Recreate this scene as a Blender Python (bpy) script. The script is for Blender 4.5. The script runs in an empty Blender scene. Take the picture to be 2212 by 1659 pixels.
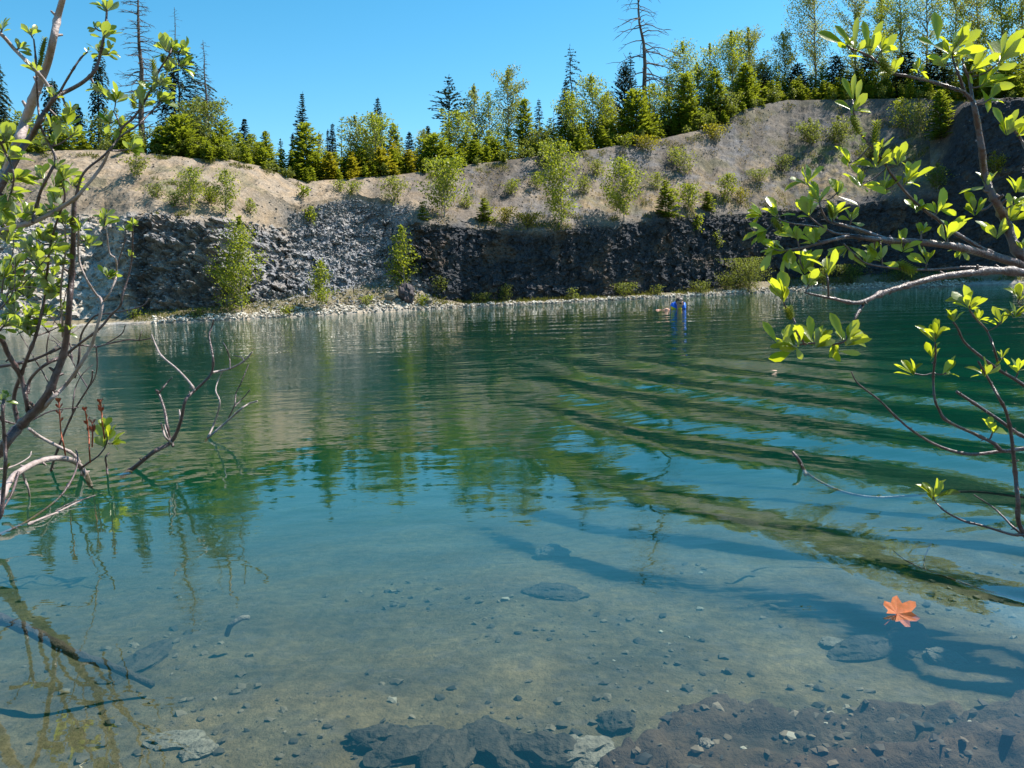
import bpy, bmesh, math, random
import numpy as np
from mathutils import Vector, Matrix

scene = bpy.context.scene
COL = scene.collection
R = math.radians

# ------------------------------------------------------------------ camera
# measurements were taken on a 2212 x 1659 view of the photograph
PW, PH, FPX = 2212.0, 1659.0, 1772.0
CAM = np.array([0.0, 0.0, 0.96])
HORIZON = 618.0
PITCH = math.atan((PH / 2 - HORIZON) / FPX)
ROLL = R(2.2)
F_ = np.array([0, math.cos(PITCH), -math.sin(PITCH)])
U0 = np.array([0, math.sin(PITCH), math.cos(PITCH)])
R0 = np.array([1.0, 0, 0])
CR = math.cos(ROLL) * R0 - math.sin(ROLL) * U0
CU = math.sin(ROLL) * R0 + math.cos(ROLL) * U0


def ray(x, y):
    x = np.asarray(x, float); y = np.asarray(y, float)
    a = (x - PW / 2) / FPX; b = -(y - PH / 2) / FPX
    return F_ + a[..., None] * CR + b[..., None] * CU


def at(x, y, Y):
    """world point seen at (x, y) whose world depth is Y"""
    d = ray(x, y)
    t = np.asarray(Y, float) / d[..., 1]
    return CAM + d * t[..., None]


def onplane(x, y, z=0.0):
    d = ray(x, y)
    t = (z - CAM[2]) / d[..., 2]
    return CAM + d * np.asarray(t)[..., None]


def project(P):
    v = np.asarray(P, float) - CAM
    f = v @ F_
    f = np.where(f < 1e-3, 1e-3, f)
    return PW / 2 + FPX * (v @ CR) / f, PH / 2 - FPX * (v @ CU) / f


# ------------------------------------------------------------------ noise
def _h(ix, iy, iz, seed):
    h = (ix.astype(np.int64) * 374761393 + iy.astype(np.int64) * 668265263 + iz.astype(np.int64) * 2147483647 + seed * 974711) & 0xFFFFFFFF
    h = ((h ^ (h >> 13)) * 1274126177) & 0xFFFFFFFF
    h = ((h ^ (h >> 16)) * 2246822519) & 0xFFFFFFFF
    h = h ^ (h >> 15)
    return (h & 0xFFFFFF) / float(0xFFFFFF)


def vnoise(p, seed=0):
    p = np.asarray(p, float)
    i = np.floor(p).astype(np.int64); f = p - i
    f = f * f * (3 - 2 * f)
    out = 0
    for dx in (0, 1):
        for dy in (0, 1):
            for dz in (0, 1):
                w = (f[..., 0] if dx else 1 - f[..., 0]) * (f[..., 1] if dy else 1 - f[..., 1]) * (f[..., 2] if dz else 1 - f[..., 2])
                out = out + w * _h(i[..., 0] + dx, i[..., 1] + dy, i[..., 2] + dz, seed)
    return out


def fbm(p, octv=4, seed=0):
    p = np.asarray(p, float); a = 0.5; s = 0; n = 0
    for k in range(octv):
        s = s + a * vnoise(p, seed + k * 17); n += a
        p = p * 2.03 + 3.1; a *= 0.5
    return s / n


def cells(p, seed=0):
    """nearest jittered cell: (distance, second distance, id in 0..1 x3, offset from the cell point)"""
    p = np.asarray(p, float)
    i = np.floor(p).astype(np.int64)
    best = np.full(p.shape[:-1], 1e9); sec = best.copy()
    off = np.zeros(p.shape); cid = np.zeros(p.shape)
    for dx in (-1, 0, 1):
        for dy in (-1, 0, 1):
            for dz in (-1, 0, 1):
                j = i + np.array([dx, dy, dz])
                q = j + np.stack([_h(j[..., 0], j[..., 1], j[..., 2], seed + k) for k in range(3)], -1)
                v = p - q; d = (v * v).sum(-1)
                m = d < best
                sec = np.where(m, best, np.minimum(sec, d))
                best = np.where(m, d, best)
                off = np.where(m[..., None], v, off)
                c = np.stack([_h(j[..., 0], j[..., 1], j[..., 2], seed + 9 + k) for k in range(3)], -1)
                cid = np.where(m[..., None], c, cid)
    return np.sqrt(best), np.sqrt(sec), cid, off


def sstep(a, b, x):
    t = np.clip((np.asarray(x, float) - a) / (b - a), 0, 1)
    return t * t * (3 - 2 * t)


# ------------------------------------------------------------------ meshes
def mesh_arrays(name, V, faces, smooth=False, col=None):
    """faces: list of int arrays (m x k)"""
    me = bpy.data.meshes.new(name)
    V = np.ascontiguousarray(V, np.float32)
    me.vertices.add(len(V)); me.vertices.foreach_set('co', V.ravel())
    loops = np.concatenate([f.ravel() for f in faces]).astype(np.int32)
    tot = np.concatenate([np.full(len(f), f.shape[1]) for f in faces]).astype(np.int32)
    st = np.concatenate([[0], np.cumsum(tot)[:-1]]).astype(np.int32)
    me.loops.add(len(loops)); me.loops.foreach_set('vertex_index', loops)
    me.polygons.add(len(tot)); me.polygons.foreach_set('loop_start', st); me.polygons.foreach_set('loop_total', tot)
    me.polygons.foreach_set('use_smooth', np.full(len(tot), smooth, bool))
    if col is not None:
        a = me.attributes.new('col', 'FLOAT_COLOR', 'POINT')
        c = np.ones((len(V), 4), np.float32); c[:, :3] = col
        a.data.foreach_set('color', c.ravel())
    me.update(calc_edges=True)
    me.validate()
    return me


def link(name, me, mat=None, parent=None):
    o = bpy.data.objects.new(name, me); COL.objects.link(o)
    if mat is not None: me.materials.append(mat)
    if parent is not None: o.parent = parent
    return o


def tag(o, label=None, cat=None, group=None, kind=None):
    if label: o['label'] = label
    if cat: o['category'] = cat
    if group: o['group'] = group
    if kind: o['kind'] = kind
    return o


def empty(name, loc, label, cat, group=None):
    o = bpy.data.objects.new(name, None); COL.objects.link(o)
    o.empty_display_size = 0.1
    o.location = tuple(float(v) for v in loc)
    return tag(o, label, cat, group)


class MB:
    """collects vertices and faces"""
    def __init__(self): self.V = []; self.F = {}; self.n = 0
    def add(self, V, F):
        V = np.asarray(V, float).reshape(-1, 3); F = np.asarray(F, int)
        self.F.setdefault(F.shape[1], []).append(F + self.n)
        self.V.append(V); self.n += len(V)
    def build(self, name, mat, parent=None, origin=(0, 0, 0), smooth=True):
        V = np.concatenate(self.V) - np.asarray(origin, float)
        me = mesh_arrays(name, V, [np.concatenate(f) for f in self.F.values()], smooth)
        return link(name, me, mat, parent)


def frame_for(t):
    t = t / np.linalg.norm(t)
    a = np.array([0, 0, 1.0]) if abs(t[2]) < 0.9 else np.array([1.0, 0, 0])
    u = np.cross(t, a); u /= np.linalg.norm(u)
    return u, np.cross(t, u)


def tube(mb, P, Rr, seg=6, cap=True):
    P = np.asarray(P, float); n = len(P)
    Rr = np.broadcast_to(np.asarray(Rr, float), (n,))
    T = np.gradient(P, axis=0)
    u, v = frame_for(T[0]); V = []
    for i in range(n):
        t = T[i] / (np.linalg.norm(T[i]) + 1e-12)
        u = u - t * (u @ t); u /= np.linalg.norm(u) + 1e-12
        v = np.cross(t, u)
        a = np.arange(seg) * 2 * math.pi / seg
        V.append(P[i] + Rr[i] * (np.cos(a)[:, None] * u + np.sin(a)[:, None] * v))
    k = np.arange(seg); F = []
    for i in range(n - 1):
        b = i * seg
        F.append(np.stack([b + k, b + (k + 1) % seg, b + seg + (k + 1) % seg, b + seg + k], 1))
    V = np.concatenate(V)
    mb.add(V, np.concatenate(F))
    if cap:
        for i, s in ((0, -1), (n - 1, 1)):
            ring = V[i * seg:(i + 1) * seg]
            c = P[i] + s * T[i] / (np.linalg.norm(T[i]) + 1e-12) * Rr[i] * 0.5
            W = np.vstack([ring, c]); q = np.stack([k, (k + 1) % seg, np.full(seg, seg)], 1)
            mb.add(W, q if s > 0 else q[:, ::-1])


def catmull(P, per=4):
    P = np.asarray(P, float)
    if len(P) < 3:
        t = np.linspace(0, 1, per + 1)[:, None]
        return P[0] * (1 - t) + P[-1] * t
    Q = np.vstack([2 * P[0] - P[1], P, 2 * P[-1] - P[-2]]); out = []
    for i in range(1, len(Q) - 2):
        p0, p1, p2, p3 = Q[i - 1], Q[i], Q[i + 1], Q[i + 2]
        for k in range(per):
            t = k / per
            out.append(0.5 * ((2 * p1) + (-p0 + p2) * t + (2 * p0 - 5 * p1 + 4 * p2 - p3) * t * t + (-p0 + 3 * p1 - 3 * p2 + p3) * t ** 3))
    out.append(P[-1])
    return np.array(out)


def kites(C, D, N, L, W, fold=0.0):
    """diamond leaves: base C, direction D, side N, length L, half width W -> V (4n), F (n x 4)"""
    C = np.asarray(C, float); n = len(C)
    L = np.broadcast_to(L, (n,))[:, None]; W = np.broadcast_to(W, (n,))[:, None]
    V = np.empty((n, 4, 3))
    V[:, 0] = C; V[:, 1] = C + D * L * 0.5 + N * W; V[:, 2] = C + D * L; V[:, 3] = C + D * L * 0.5 - N * W
    F = np.arange(4 * n).reshape(n, 4)
    return V.reshape(-1, 3), F


def unit(v): return v / (np.linalg.norm(v, axis=-1, keepdims=True) + 1e-12)


# ------------------------------------------------------------------ materials
def new_mat(name):
    m = bpy.data.materials.new(name); m.use_nodes = True
    nt = m.node_tree; nt.nodes.clear()
    out = nt.nodes.new('ShaderNodeOutputMaterial')
    return m, nt, out


def N(nt, t, **kw):
    n = nt.nodes.new(t)
    for k, v in kw.items(): setattr(n, k, v)
    return n


def ramp(nt, fac, stops):
    r = N(nt, 'ShaderNodeValToRGB')
    while len(r.color_ramp.elements) < len(stops): r.color_ramp.elements.new(0.5)
    for e, (p, c) in zip(r.color_ramp.elements, stops): e.position = p; e.color = (*c, 1)
    nt.links.new(fac, r.inputs[0])
    return r.outputs[0]


def mixc(nt, fac, a, b, mode='MIX'):
    m = N(nt, 'ShaderNodeMix', data_type='RGBA', blend_type=mode)
    for s, v in ((0, fac), (6, a), (7, b)):
        if hasattr(v, 'is_linked'): nt.links.new(v, m.inputs[s])
        else: m.inputs[s].default_value = (v if s == 0 else (*v, 1))
    return m.outputs[2]


def noise_tex(nt, scale, detail=4, rough=0.55, coord='Object', vec=None, stretch=None):
    n = N(nt, 'ShaderNodeTexNoise'); n.inputs['Scale'].default_value = scale
    n.inputs['Detail'].default_value = detail; n.inputs['Roughness'].default_value = rough
    if vec is None:
        tc = N(nt, 'ShaderNodeTexCoord'); vec = tc.outputs[coord]
    if stretch:
        mp = N(nt, 'ShaderNodeMapping'); mp.inputs['Scale'].default_value = stretch
        nt.links.new(vec, mp.inputs[0]); vec = mp.outputs[0]
    nt.links.new(vec, n.inputs['Vector'])
    return n.outputs[0]


def leaf_mat(name, c_dark, c_light, trans, tfac=0.45, rough=0.5, spec=0.3, nscale=1.2):
    m, nt, out = new_mat(name)
    g = N(nt, 'ShaderNodeNewGeometry')
    nz = noise_tex(nt, nscale, 3)
    mm = N(nt, 'ShaderNodeMath', operation='MULTIPLY_ADD'); mm.inputs[1].default_value = 0.55
    nt.links.new(g.outputs['Random Per Island'], mm.inputs[0])
    m2 = N(nt, 'ShaderNodeMath', operation='MULTIPLY_ADD'); m2.inputs[1].default_value = 1.5; m2.inputs[2].default_value = -0.5
    nt.links.new(nz, m2.inputs[0]); nt.links.new(m2.outputs[0], mm.inputs[2])
    c = ramp(nt, mm.outputs[0], [(0.15, c_dark), (0.85, c_light)])
    p = N(nt, 'ShaderNodeBsdfPrincipled'); p.inputs['Roughness'].default_value = rough
    p.inputs['Specular IOR Level'].default_value = spec
    nt.links.new(c, p.inputs['Base Color'])
    t = N(nt, 'ShaderNodeBsdfTranslucent')
    nt.links.new(mixc(nt, 0.55, c, trans), t.inputs[0])
    s = N(nt, 'ShaderNodeMixShader'); s.inputs[0].default_value = tfac
    nt.links.new(p.outputs[0], s.inputs[1]); nt.links.new(t.outputs[0], s.inputs[2])
    nt.links.new(s.outputs[0], out.inputs[0])
    return m


def plain_mat(name, c1, c2, rough=0.7, scale=8.0, spec=0.3, bump=0.0, bscale=30.0, stretch=None, coord='Object'):
    m, nt, out = new_mat(name)
    nz = noise_tex(nt, scale, 5, stretch=stretch, coord=coord)
    c = ramp(nt, nz, [(0.3, c1), (0.7, c2)])
    p = N(nt, 'ShaderNodeBsdfPrincipled'); p.inputs['Roughness'].default_value = rough
    p.inputs['Specular IOR Level'].default_value = spec
    nt.links.new(c, p.inputs['Base Color'])
    if bump:
        b = N(nt, 'ShaderNodeBump'); b.inputs['Strength'].default_value = bump; b.inputs['Distance'].default_value = 0.02
        nt.links.new(noise_tex(nt, bscale, 6, coord=coord), b.inputs['Height']); nt.links.new(b.outputs[0], p.inputs['Normal'])
    nt.links.new(p.outputs[0], out.inputs[0])
    return m


def ground_mat(name, nscale=9.0, bump=0.5, bscale=14.0, bdist=0.08, rough=0.85, amp=(0.62, 1.25)):
    m, nt, out = new_mat(name)
    a = N(nt, 'ShaderNodeAttribute', attribute_name='col')
    n1 = noise_tex(nt, nscale, 8, 0.65)
    v = ramp(nt, n1, [(0.32, (amp[0],) * 3), (0.68, (amp[1],) * 3)])
    c = mixc(nt, 1.0, a.outputs['Color'], v, 'MULTIPLY')
    n2 = noise_tex(nt, nscale * 0.22, 4)
    c = mixc(nt, 1.0, c, ramp(nt, n2, [(0.35, (0.86, 0.9, 0.98)), (0.65, (1.08, 1.02, 0.94))]), 'MULTIPLY')
    p = N(nt, 'ShaderNodeBsdfPrincipled'); p.inputs['Roughness'].default_value = rough
    p.inputs['Specular IOR Level'].default_value = 0.25
    nt.links.new(c, p.inputs['Base Color'])
    b = N(nt, 'ShaderNodeBump'); b.inputs['Strength'].default_value = bump; b.inputs['Distance'].default_value = bdist
    nt.links.new(noise_tex(nt, bscale, 8, 0.65), b.inputs['Height']); nt.links.new(b.outputs[0], p.inputs['Normal'])
    nt.links.new(p.outputs[0], out.inputs[0])
    return m
# ------------------------------------------------------------------ far bank of the quarry
def C(tab):
    a = np.array(tab, float)
    return lambda x, k=1: np.interp(x, a[:, 0], a[:, k])


SHORE = C([(-900, 742), (-200, 720), (30, 712), (250, 702), (400, 696), (600, 686), (700, 681), (830, 674), (1000, 664), (1200, 655), (1400, 645),
           (1500, 640), (1700, 630), (1900, 623), (2212, 614), (2400, 606), (3200, 570)])
# x, cliff base y, depth behind the shore
BASE = C([(-900, 725, .8), (-300, 706, .8), (0, 698, .5), (280, 686, .7), (310, 672, 1.5), (400, 668, 1.8), (455, 664, 1.8), (500, 660, 1.5), (560, 652, 1.8), (640, 640, 2.2), (740, 622, 2.4), (830, 602, 2.6),
          (890, 616, 1.8), (950, 645, 1.1), (1000, 654, 1.0), (1200, 646, 1.0), (1400, 634, 1.1), (1500, 627, 1.2), (1560, 620, 1.4), (1615, 608, 1.6),
          (1750, 600, 1.7), (1900, 592, 1.5), (2212, 582, 1.2), (3200, 540, 1.2)])
# x, cliff top y, depth behind the base
TOP = C([(-900, 500, 4), (-300, 482, 3.6), (0, 478, 3.4), (150, 472, 3.2), (225, 470, 2.9), (270, 470, 1.6), (335, 470, 0.2), (450, 478, 0.2), (500, 478, 1.3), (580, 490, 2.6), (640, 496, 3.0),
         (700, 470, 3.6), (760, 455, 3.8), (830, 470, 2.6), (850, 482, 1.8), (905, 480, .55), (1000, 490, .5), (1100, 500, .45), (1200, 497, .5), (1300, 490, .5), (1400, 476, .5),
         (1500, 468, .55), (1700, 455, .6), (1800, 445, .7), (1900, 435, .8), (2000, 420, .9), (2080, 400, 1.0), (2212, 350, 1.0), (3200, 300, 2)])
# x, rim y, depth behind the cliff top
RIM = C([(-900, 300, 5), (0, 330, 4.5), (150, 325, 4.5), (300, 330, 4.8), (420, 342, 5), (500, 345, 5), (560, 358, 5), (620, 383, 4.5), (660, 393, 4), (700, 390, 4), (760, 385, 4.5), (860, 378, 5),
         (1000, 358, 6), (1100, 345, 6.5), (1200, 332, 6.5), (1300, 320, 6.5), (1400, 305, 6.5), (1500, 285, 7), (1560, 268, 7), (1600, 240, 7), (1650, 226, 7.5), (1700, 217, 7.5),
         (2000, 212, 7), (2060, 218, 5), (2084, 220, 3), (2212, 210, 2.4), (3200, 150, 3)])
# x, mid slope: fraction of the height, fraction of the depth
MID = C([(-900, .5, .5), (0, .56, .5), (400, .62, .5), (560, .6, .5), (640, .5, .5), (900, .46, .5), (1500, .5, .5), (1950, .5, .5), (2030, .6, .4), (2084, .95, .3), (3200, .95, .3)])


# rim depth behind the shore
RIMD = C([(-900, 9), (0, 8.2), (400, 8.0), (600, 8.2), (760, 8.4), (900, 7.6), (1000, 7.6), (1200, 7.9), (1500, 8.6), (1650, 10), (1900, 10.5), (2050, 9), (2084, 6.8), (2212, 6), (3200, 8)])


def shore_depth(x): return onplane(x, SHORE(x), 0.0)[..., 1]


def controls(x):
    """(y, depth) of the five control lines at the picture column x: shore, cliff base, cliff top, mid slope, rim"""
    x = np.asarray(x, float)
    d0 = shore_depth(x)
    y1, d1 = BASE(x), d0 + BASE(x, 2)
    y2, d2 = TOP(x), d1 + TOP(x, 2)
    y4, d4 = RIM(x), d0 + RIMD(x)
    y3 = y2 + (y4 - y2) * MID(x); d3 = np.maximum(d2 + .25, np.where(x < 2010, d0 + RIMD(x) * .66, d2 + (d4 - d2) * MID(x, 2)))
    return [(SHORE(x), d0), (y1, d1), (y2, d2), (y3, d3), (y4, d4)]


def bank_point(x, y):
    """point of the bank seen at (x, y), before the rock relief"""
    c = controls(x)
    ys = np.array([float(a) for a, _ in c]); ds = np.array([float(b) for _, b in c])
    return at(x, y, float(np.interp(-y, -ys, ds)))


def plateau_point(x, extra):
    """ground behind the rim: EXTRA metres behind it, in the picture column x"""
    c = controls(x)[4]
    d = float(c[1]); p = at(x, float(c[0]), d)
    q = at(x, float(c[0]), d + extra)
    return np.array([q[0], q[1], p[2] + plateau_rise(extra)])


def plateau_rise(e): return 0.12 * np.minimum(e, 3) + 0.025 * np.maximum(e - 3, 0)


xs = np.concatenate([np.linspace(-900, -80, 90)[:-1], np.linspace(-80, 2300, 1150)[:-1], np.linspace(2300, 3200, 90)])
cs = controls(xs)
rows = []; zone = []                                    # zone: 0 under water, 1 beach, 2 cliff, 3 slope, 4 plateau
SP = at(xs, cs[0][0], cs[0][1])
for f in np.linspace(1, 0, 7)[:-1]:
    p = SP.copy(); p[:, 1] -= 5 * f; p[:, 0] *= p[:, 1] / SP[:, 1]; p[:, 2] = -3.2 * f ** 1.3 + 0.0; rows.append(p); zone.append(0.0)
P3 = [at(xs, y, d) for y, d in cs]
for k, n in ((0, 20), (1, 86), (2, 44), (3, 44)):
    for f in np.linspace(0, 1, n + 1)[:-1]:
        g = f
        if k == 0: g = f ** 1.2
        rows.append(P3[k] * (1 - g) + P3[k + 1] * g); zone.append(1 + min(k, 2) + (f if k < 2 else (k - 2) * .5 + f * .5))
for e in list(np.linspace(0, 5, 16)) + [8, 14, 24, 45, 90, 200, 420]:
    q = at(xs, cs[4][0], cs[4][1] + e); q[:, 2] = P3[4][:, 2] + plateau_rise(e); rows.append(q); zone.append(4 + min(e / 5, 1) * .9)
G = np.stack(rows)                                      # rows x columns x 3
Z = np.broadcast_to(np.array(zone)[:, None], G.shape[:2])
XX = np.broadcast_to(xs[None], G.shape[:2])
nr, nc = G.shape[:2]
# how much of each vertex is bare rock, loose scree, soil
cliffness = sstep(1.85, 2.05, Z) * (1 - sstep(2.9, 3.12, Z + 0.22 * (fbm(G * 0.9, 3, 5) - .5)))
leftsoft = 1 - sstep(255, 325, XX + 110 * (fbm(G * 0.9, 3, 6) - .5))                      # the flatter pale rock at the left end
scree = sstep(585, 665, XX) * (1 - sstep(860, 900, XX)) * sstep(1.25, 1.5, Z) * (1 - sstep(3.25, 3.42, Z))
toe = sstep(500, 600, XX) * (1 - sstep(900, 960, XX)) * sstep(1.2, 1.45, Z) * (1 - sstep(2.0, 2.25, Z))
bluff = sstep(2010, 2050, XX + 60 * (fbm(G * .8, 3, 8) - .5)) * sstep(2.0, 2.1, Z) * (1 - sstep(3.85, 4.1, Z))
rock = np.clip(np.maximum(cliffness * (1 - .55 * scree), bluff), 0, 1)
# relief: blocks that stand out of the wall by different amounts, plus fine breakage
wall = np.array([0.0, -1.0, 0.25])
tilt = np.stack([G[..., 0] + 0.55 * G[..., 2], G[..., 1], G[..., 2] - 0.35 * G[..., 0]], -1)
d1, d2, c1, o1 = cells(tilt * np.array([1.5, 1.2, 2.6]), 3)
rel = 0.36 * (c1[..., 0] - .5) + 0.60 * (o1[..., 0] * (c1[..., 1] - .5)) + .22 * o1[..., 2] * (c1[..., 2] - .5)
d1, d2, c2, o2 = cells(tilt * np.array([3.6, 3.0, 6.5]), 21)
rel = rel + 0.22 * (c2[..., 0] - .5) + 0.34 * (o2[..., 0] * (c2[..., 1] - .5)) + .12 * o2[..., 2] * (c2[..., 2] - .5)
d1, d2, c3, o3 = cells(tilt * np.array([8.0, 7.0, 13.0]), 33)
rel = rel + .085 * (c3[..., 0] - .5)
big = fbm(G * 0.35, 3, 40) - .5
fine = fbm(G * 5.0, 3, 60) - .5
vertical = fbm(np.stack([G[..., 0] * 2.2, G[..., 1], G[..., 2] * .35], -1), 3, 75) - .5
rightwall = sstep(900, 1000, XX)
amp = rock * (1 - .45 * rightwall) * (1 - .35 * leftsoft)
disp = amp * rel * (1 + .7 * sstep(300, 340, XX) * (1 - sstep(860, 900, XX))) + rock * (0.9 * big + .12 * fine) + rock * rightwall * (vertical * .26 + .12 * (fbm(np.stack([G[..., 0] * 9, G[..., 1] * 4, G[..., 2] * 2.6], -1), 3, 77) - .5))
sc1 = cells(G * np.array([4.2, 3.2, 4.2]), 90)
scd = (0.14 * (sc1[2][..., 0] - .5) + .16 * (sc1[3][..., 0] * (sc1[2][..., 1] - .5) + sc1[3][..., 2] * (sc1[2][..., 2] - .5)))
G2 = G + wall * disp[..., None]
G2[..., 2] += np.maximum(scree, toe) * scd
slope = sstep(2.95, 3.2, Z) * (1 - sstep(3.9, 4.05, Z)) * (1 - bluff)
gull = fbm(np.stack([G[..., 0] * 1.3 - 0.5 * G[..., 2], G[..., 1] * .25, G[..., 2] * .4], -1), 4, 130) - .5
G2[..., 2] += slope * (0.55 * gull + 0.22 * (fbm(G * 2.2, 4, 133) - .5)) + (Z > 4) * .3 * (fbm(G * .5, 3, 140) - .5)
beach = sstep(.9, 1.1, Z) * (1 - sstep(1.8, 2.0, Z))
G2[..., 2] += beach * .10 * (fbm(G * 4, 3, 145) - .5) + sstep(1.0, 1.04, Z) * (1 - sstep(1.9, 2, Z)) * 0.03
# surface colours (albedo)
tan = np.array([.30, .235, .168]); brown = np.array([.145, .12, .10]); grey = np.array([.27, .265, .27]); drk = np.array([.042, .045, .052])
palerock = np.array([.40, .37, .33]); green = np.array([.12, .14, .035]); straw = np.array([.26, .19, .10]); duff = np.array([.07, .06, .03]); shing = np.array([.46, .42, .36])
n1 = fbm(G * 0.7, 4, 200)[..., None]; n2 = fbm(G * 2.4, 4, 210)[..., None]
colr = np.zeros(G.shape) + tan
east = sstep(700, 1000, XX)[..., None]
colr = colr * (1 - east) + east * (brown * (1 - sstep(.42, .62, n1)) + np.array([.225, .185, .145]) * sstep(.42, .62, n1))
far_e = sstep(1500, 1700, XX)[..., None]
colr = colr * (1 - far_e) + far_e * (np.array([.09, .08, .075]) * (1 - n2) + np.array([.20, .17, .14]) * n2)
lowslope = (sstep(1150, 1300, XX) * sstep(3.0, 3.1, Z) * (1 - sstep(3.3, 3.6, Z)))[..., None]
colr = colr * (1 - .8 * lowslope * sstep(.4, .6, n2)) + .8 * lowslope * sstep(.4, .6, n2) * straw
gr = ((sstep(330, 380, XX) * (1 - sstep(470, 520, XX)) * sstep(3.1, 3.2, Z) * (1 - sstep(3.45, 3.6, Z)) + sstep(1690, 1760, XX) * (1 - sstep(1960, 2020, XX)) * sstep(3.3, 3.4, Z) * (1 - sstep(3.6, 3.75, Z)))[..., None]) * sstep(.45, .6, n2)
colr = colr * (1 - .75 * gr) + .75 * gr * green
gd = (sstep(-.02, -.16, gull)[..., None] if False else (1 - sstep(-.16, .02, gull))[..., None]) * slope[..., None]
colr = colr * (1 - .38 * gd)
outc = (sstep(.56, .64, fbm(G * np.array([.55, .55, 1.1]), 4, 220)) * slope * sstep(880, 1000, XX))[..., None]
colr = colr * (1 - .7 * outc) + .7 * outc * np.array([.15, .145, .15]) * (.6 + .8 * n2)
vegp = (sstep(.54, .66, fbm(G * np.array([.8, .8, 1.0]), 4, 225)) * slope)[..., None]
colr = colr * (1 - .45 * vegp) + .45 * vegp * np.array([.11, .105, .04])
rk = rock[..., None]
rcol = drk * (0.75 + .6 * n2) ; rcol = rcol * (1 - leftsoft[..., None]) + leftsoft[..., None] * (palerock * (.75 + .5 * n2))
mid_l = (sstep(300, 330, XX) * (1 - sstep(830, 880, XX)))[..., None]
rcol = rcol * (1 - mid_l) + mid_l * (np.array([.25, .24, .24]) * (.7 + .6 * n2))
rust = sstep(.58, .7, fbm(G * 1.1, 3, 230))[..., None]
rcol = rcol * (1 - .35 * rust) + .35 * rust * np.array([.2, .13, .08])
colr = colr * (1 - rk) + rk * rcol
sg = np.maximum(scree * (1 - .4 * sstep(.5, .6, n1[..., 0]) * sstep(2.6, 3.0, Z) * (1 - sstep(680, 720, XX))), toe)[..., None]
colr = colr * (1 - sg) + sg * grey * (.8 + .5 * n2)
bc = beach[..., None]
colr = colr * (1 - bc) + bc * ((shing * .8) * (1 - sstep(1.15, 1.5, Z)[..., None]) + sstep(1.15, 1.5, Z)[..., None] * np.array([.2, .17, .11]))
pl = sstep(3.95, 4.15, Z)[..., None]
colr = colr * (1 - pl) + pl * duff
uw = (Z < 1.0)[..., None]
colr = np.where(uw, np.array([.12, .13, .10]), colr)


def grid_faces(nr, nc):
    i = np.arange(nr - 1)[:, None] * nc + np.arange(nc - 1)[None]
    return np.stack([i, i + 1, i + nc + 1, i + nc], -1).reshape(-1, 4)


M_BANK = ground_mat('bank_ground', 7.0, .55, 11.0, .09)
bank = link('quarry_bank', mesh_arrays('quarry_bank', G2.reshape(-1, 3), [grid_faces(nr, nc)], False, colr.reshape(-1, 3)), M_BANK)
tag(bank, 'quarry wall of dark broken rock under bare tan slopes behind the pond', None, None, 'structure')
bankflat = G2.reshape(-1, 3)

# ------------------------------------------------------------------ near bed and the bank underfoot
gx = np.concatenate([np.linspace(-26, -2.6, 40)[:-1], np.linspace(-2.6, 2.6, 330)[:-1], np.linspace(2.6, 26, 40)])
gy = np.concatenate([np.linspace(-8, 1.0, 30)[:-1], np.linspace(1.0, 3.6, 210)[:-1], np.linspace(3.6, 8, 90)[:-1], np.linspace(8, 30, 50)])
BX, BY = np.meshgrid(gx, gy)


def bed_z(X, Y, detail=True):
    z = np.interp(Y, [-8, .3, .9, 1.3, 1.7, 2.6, 4, 6, 9, 13, 20, 30], [.6, .35, .05, -.16, -.25, -.34, -.50, -.78, -1.25, -2.0, -3.4, -3.8])
    side = np.maximum((X - (.78 * Y + .35)), (-X - (.80 * Y + .35)))
    z = np.maximum(z, np.minimum(.35, -.55 + 1.1 * side) * (Y < 14) - 9 * (Y >= 14))
    P = np.stack([X, Y, np.zeros_like(X)], -1)
    z = z + .07 * (fbm(P * 1.6, 3, 300) - .5)
    return z


BZ = bed_z(BX, BY)
bp = np.stack([BX, BY, BZ], -1)
lcell = cells(np.stack([BX * 5 + BY * 2, BY * 13 - BX * 2, BX * 0], -1), 500)[2][..., 0]
px, py = project(np.stack([BX, BY, np.full_like(BX, -.14)], -1))
ledge_y = np.interp(px, [1180, 1290, 1340, 1400, 1450, 1480, 1550, 1700, 1900, 2050, 2400], [1800, 1650, 1600, 1552, 1500, 1465, 1436, 1452, 1448, 1440, 1470])
wob = 22 * (fbm(bp * 7, 3, 310) - .5)
led = sstep(0, 34, py - ledge_y + wob) * (BY > .5) * (BY < 3)
P2 = np.stack([BX + .35 * BY, BY - .3 * BX, np.zeros_like(BX)], -1)
terr = fbm(P2 * np.array([1.3, 5.5, 1]), 4, 320)
steps = np.floor(terr * 9) / 9
BZ2 = BZ * (1 - led) + led * (-.16 + .24 * (steps - .45) + .028 * (lcell - .5) + .05 * (fbm(bp * 14, 3, 330) - .5))
hole = sstep(0, 30, py - np.interp(px, [640, 720, 800, 930, 1080, 1250, 1330, 1400], [1760, 1640, 1590, 1640, 1600, 1600, 1650, 1760]) + wob) * (1 - led) * (BY > .5)
BZ2 = BZ2 - .14 * hole + .05 * hole * (fbm(bp * 11, 3, 340) - .5)
BZ2 = BZ2 + .014 * (fbm(np.stack([BX * 7, BY * 16, BX * 0], -1), 3, 350) - .5) * (BY < 5)
nn = fbm(bp * 3.0, 4, 360)[..., None]; n3 = fbm(bp * 18, 3, 361)[..., None]
bcol = np.array([.150, .115, .062]) * (.45 + 1.05 * nn)
bcol = bcol * (1 - .5 * sstep(.56, .66, n3)) + .5 * sstep(.56, .66, n3) * np.array([.12, .10, .08])
lc = led[..., None]
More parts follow.
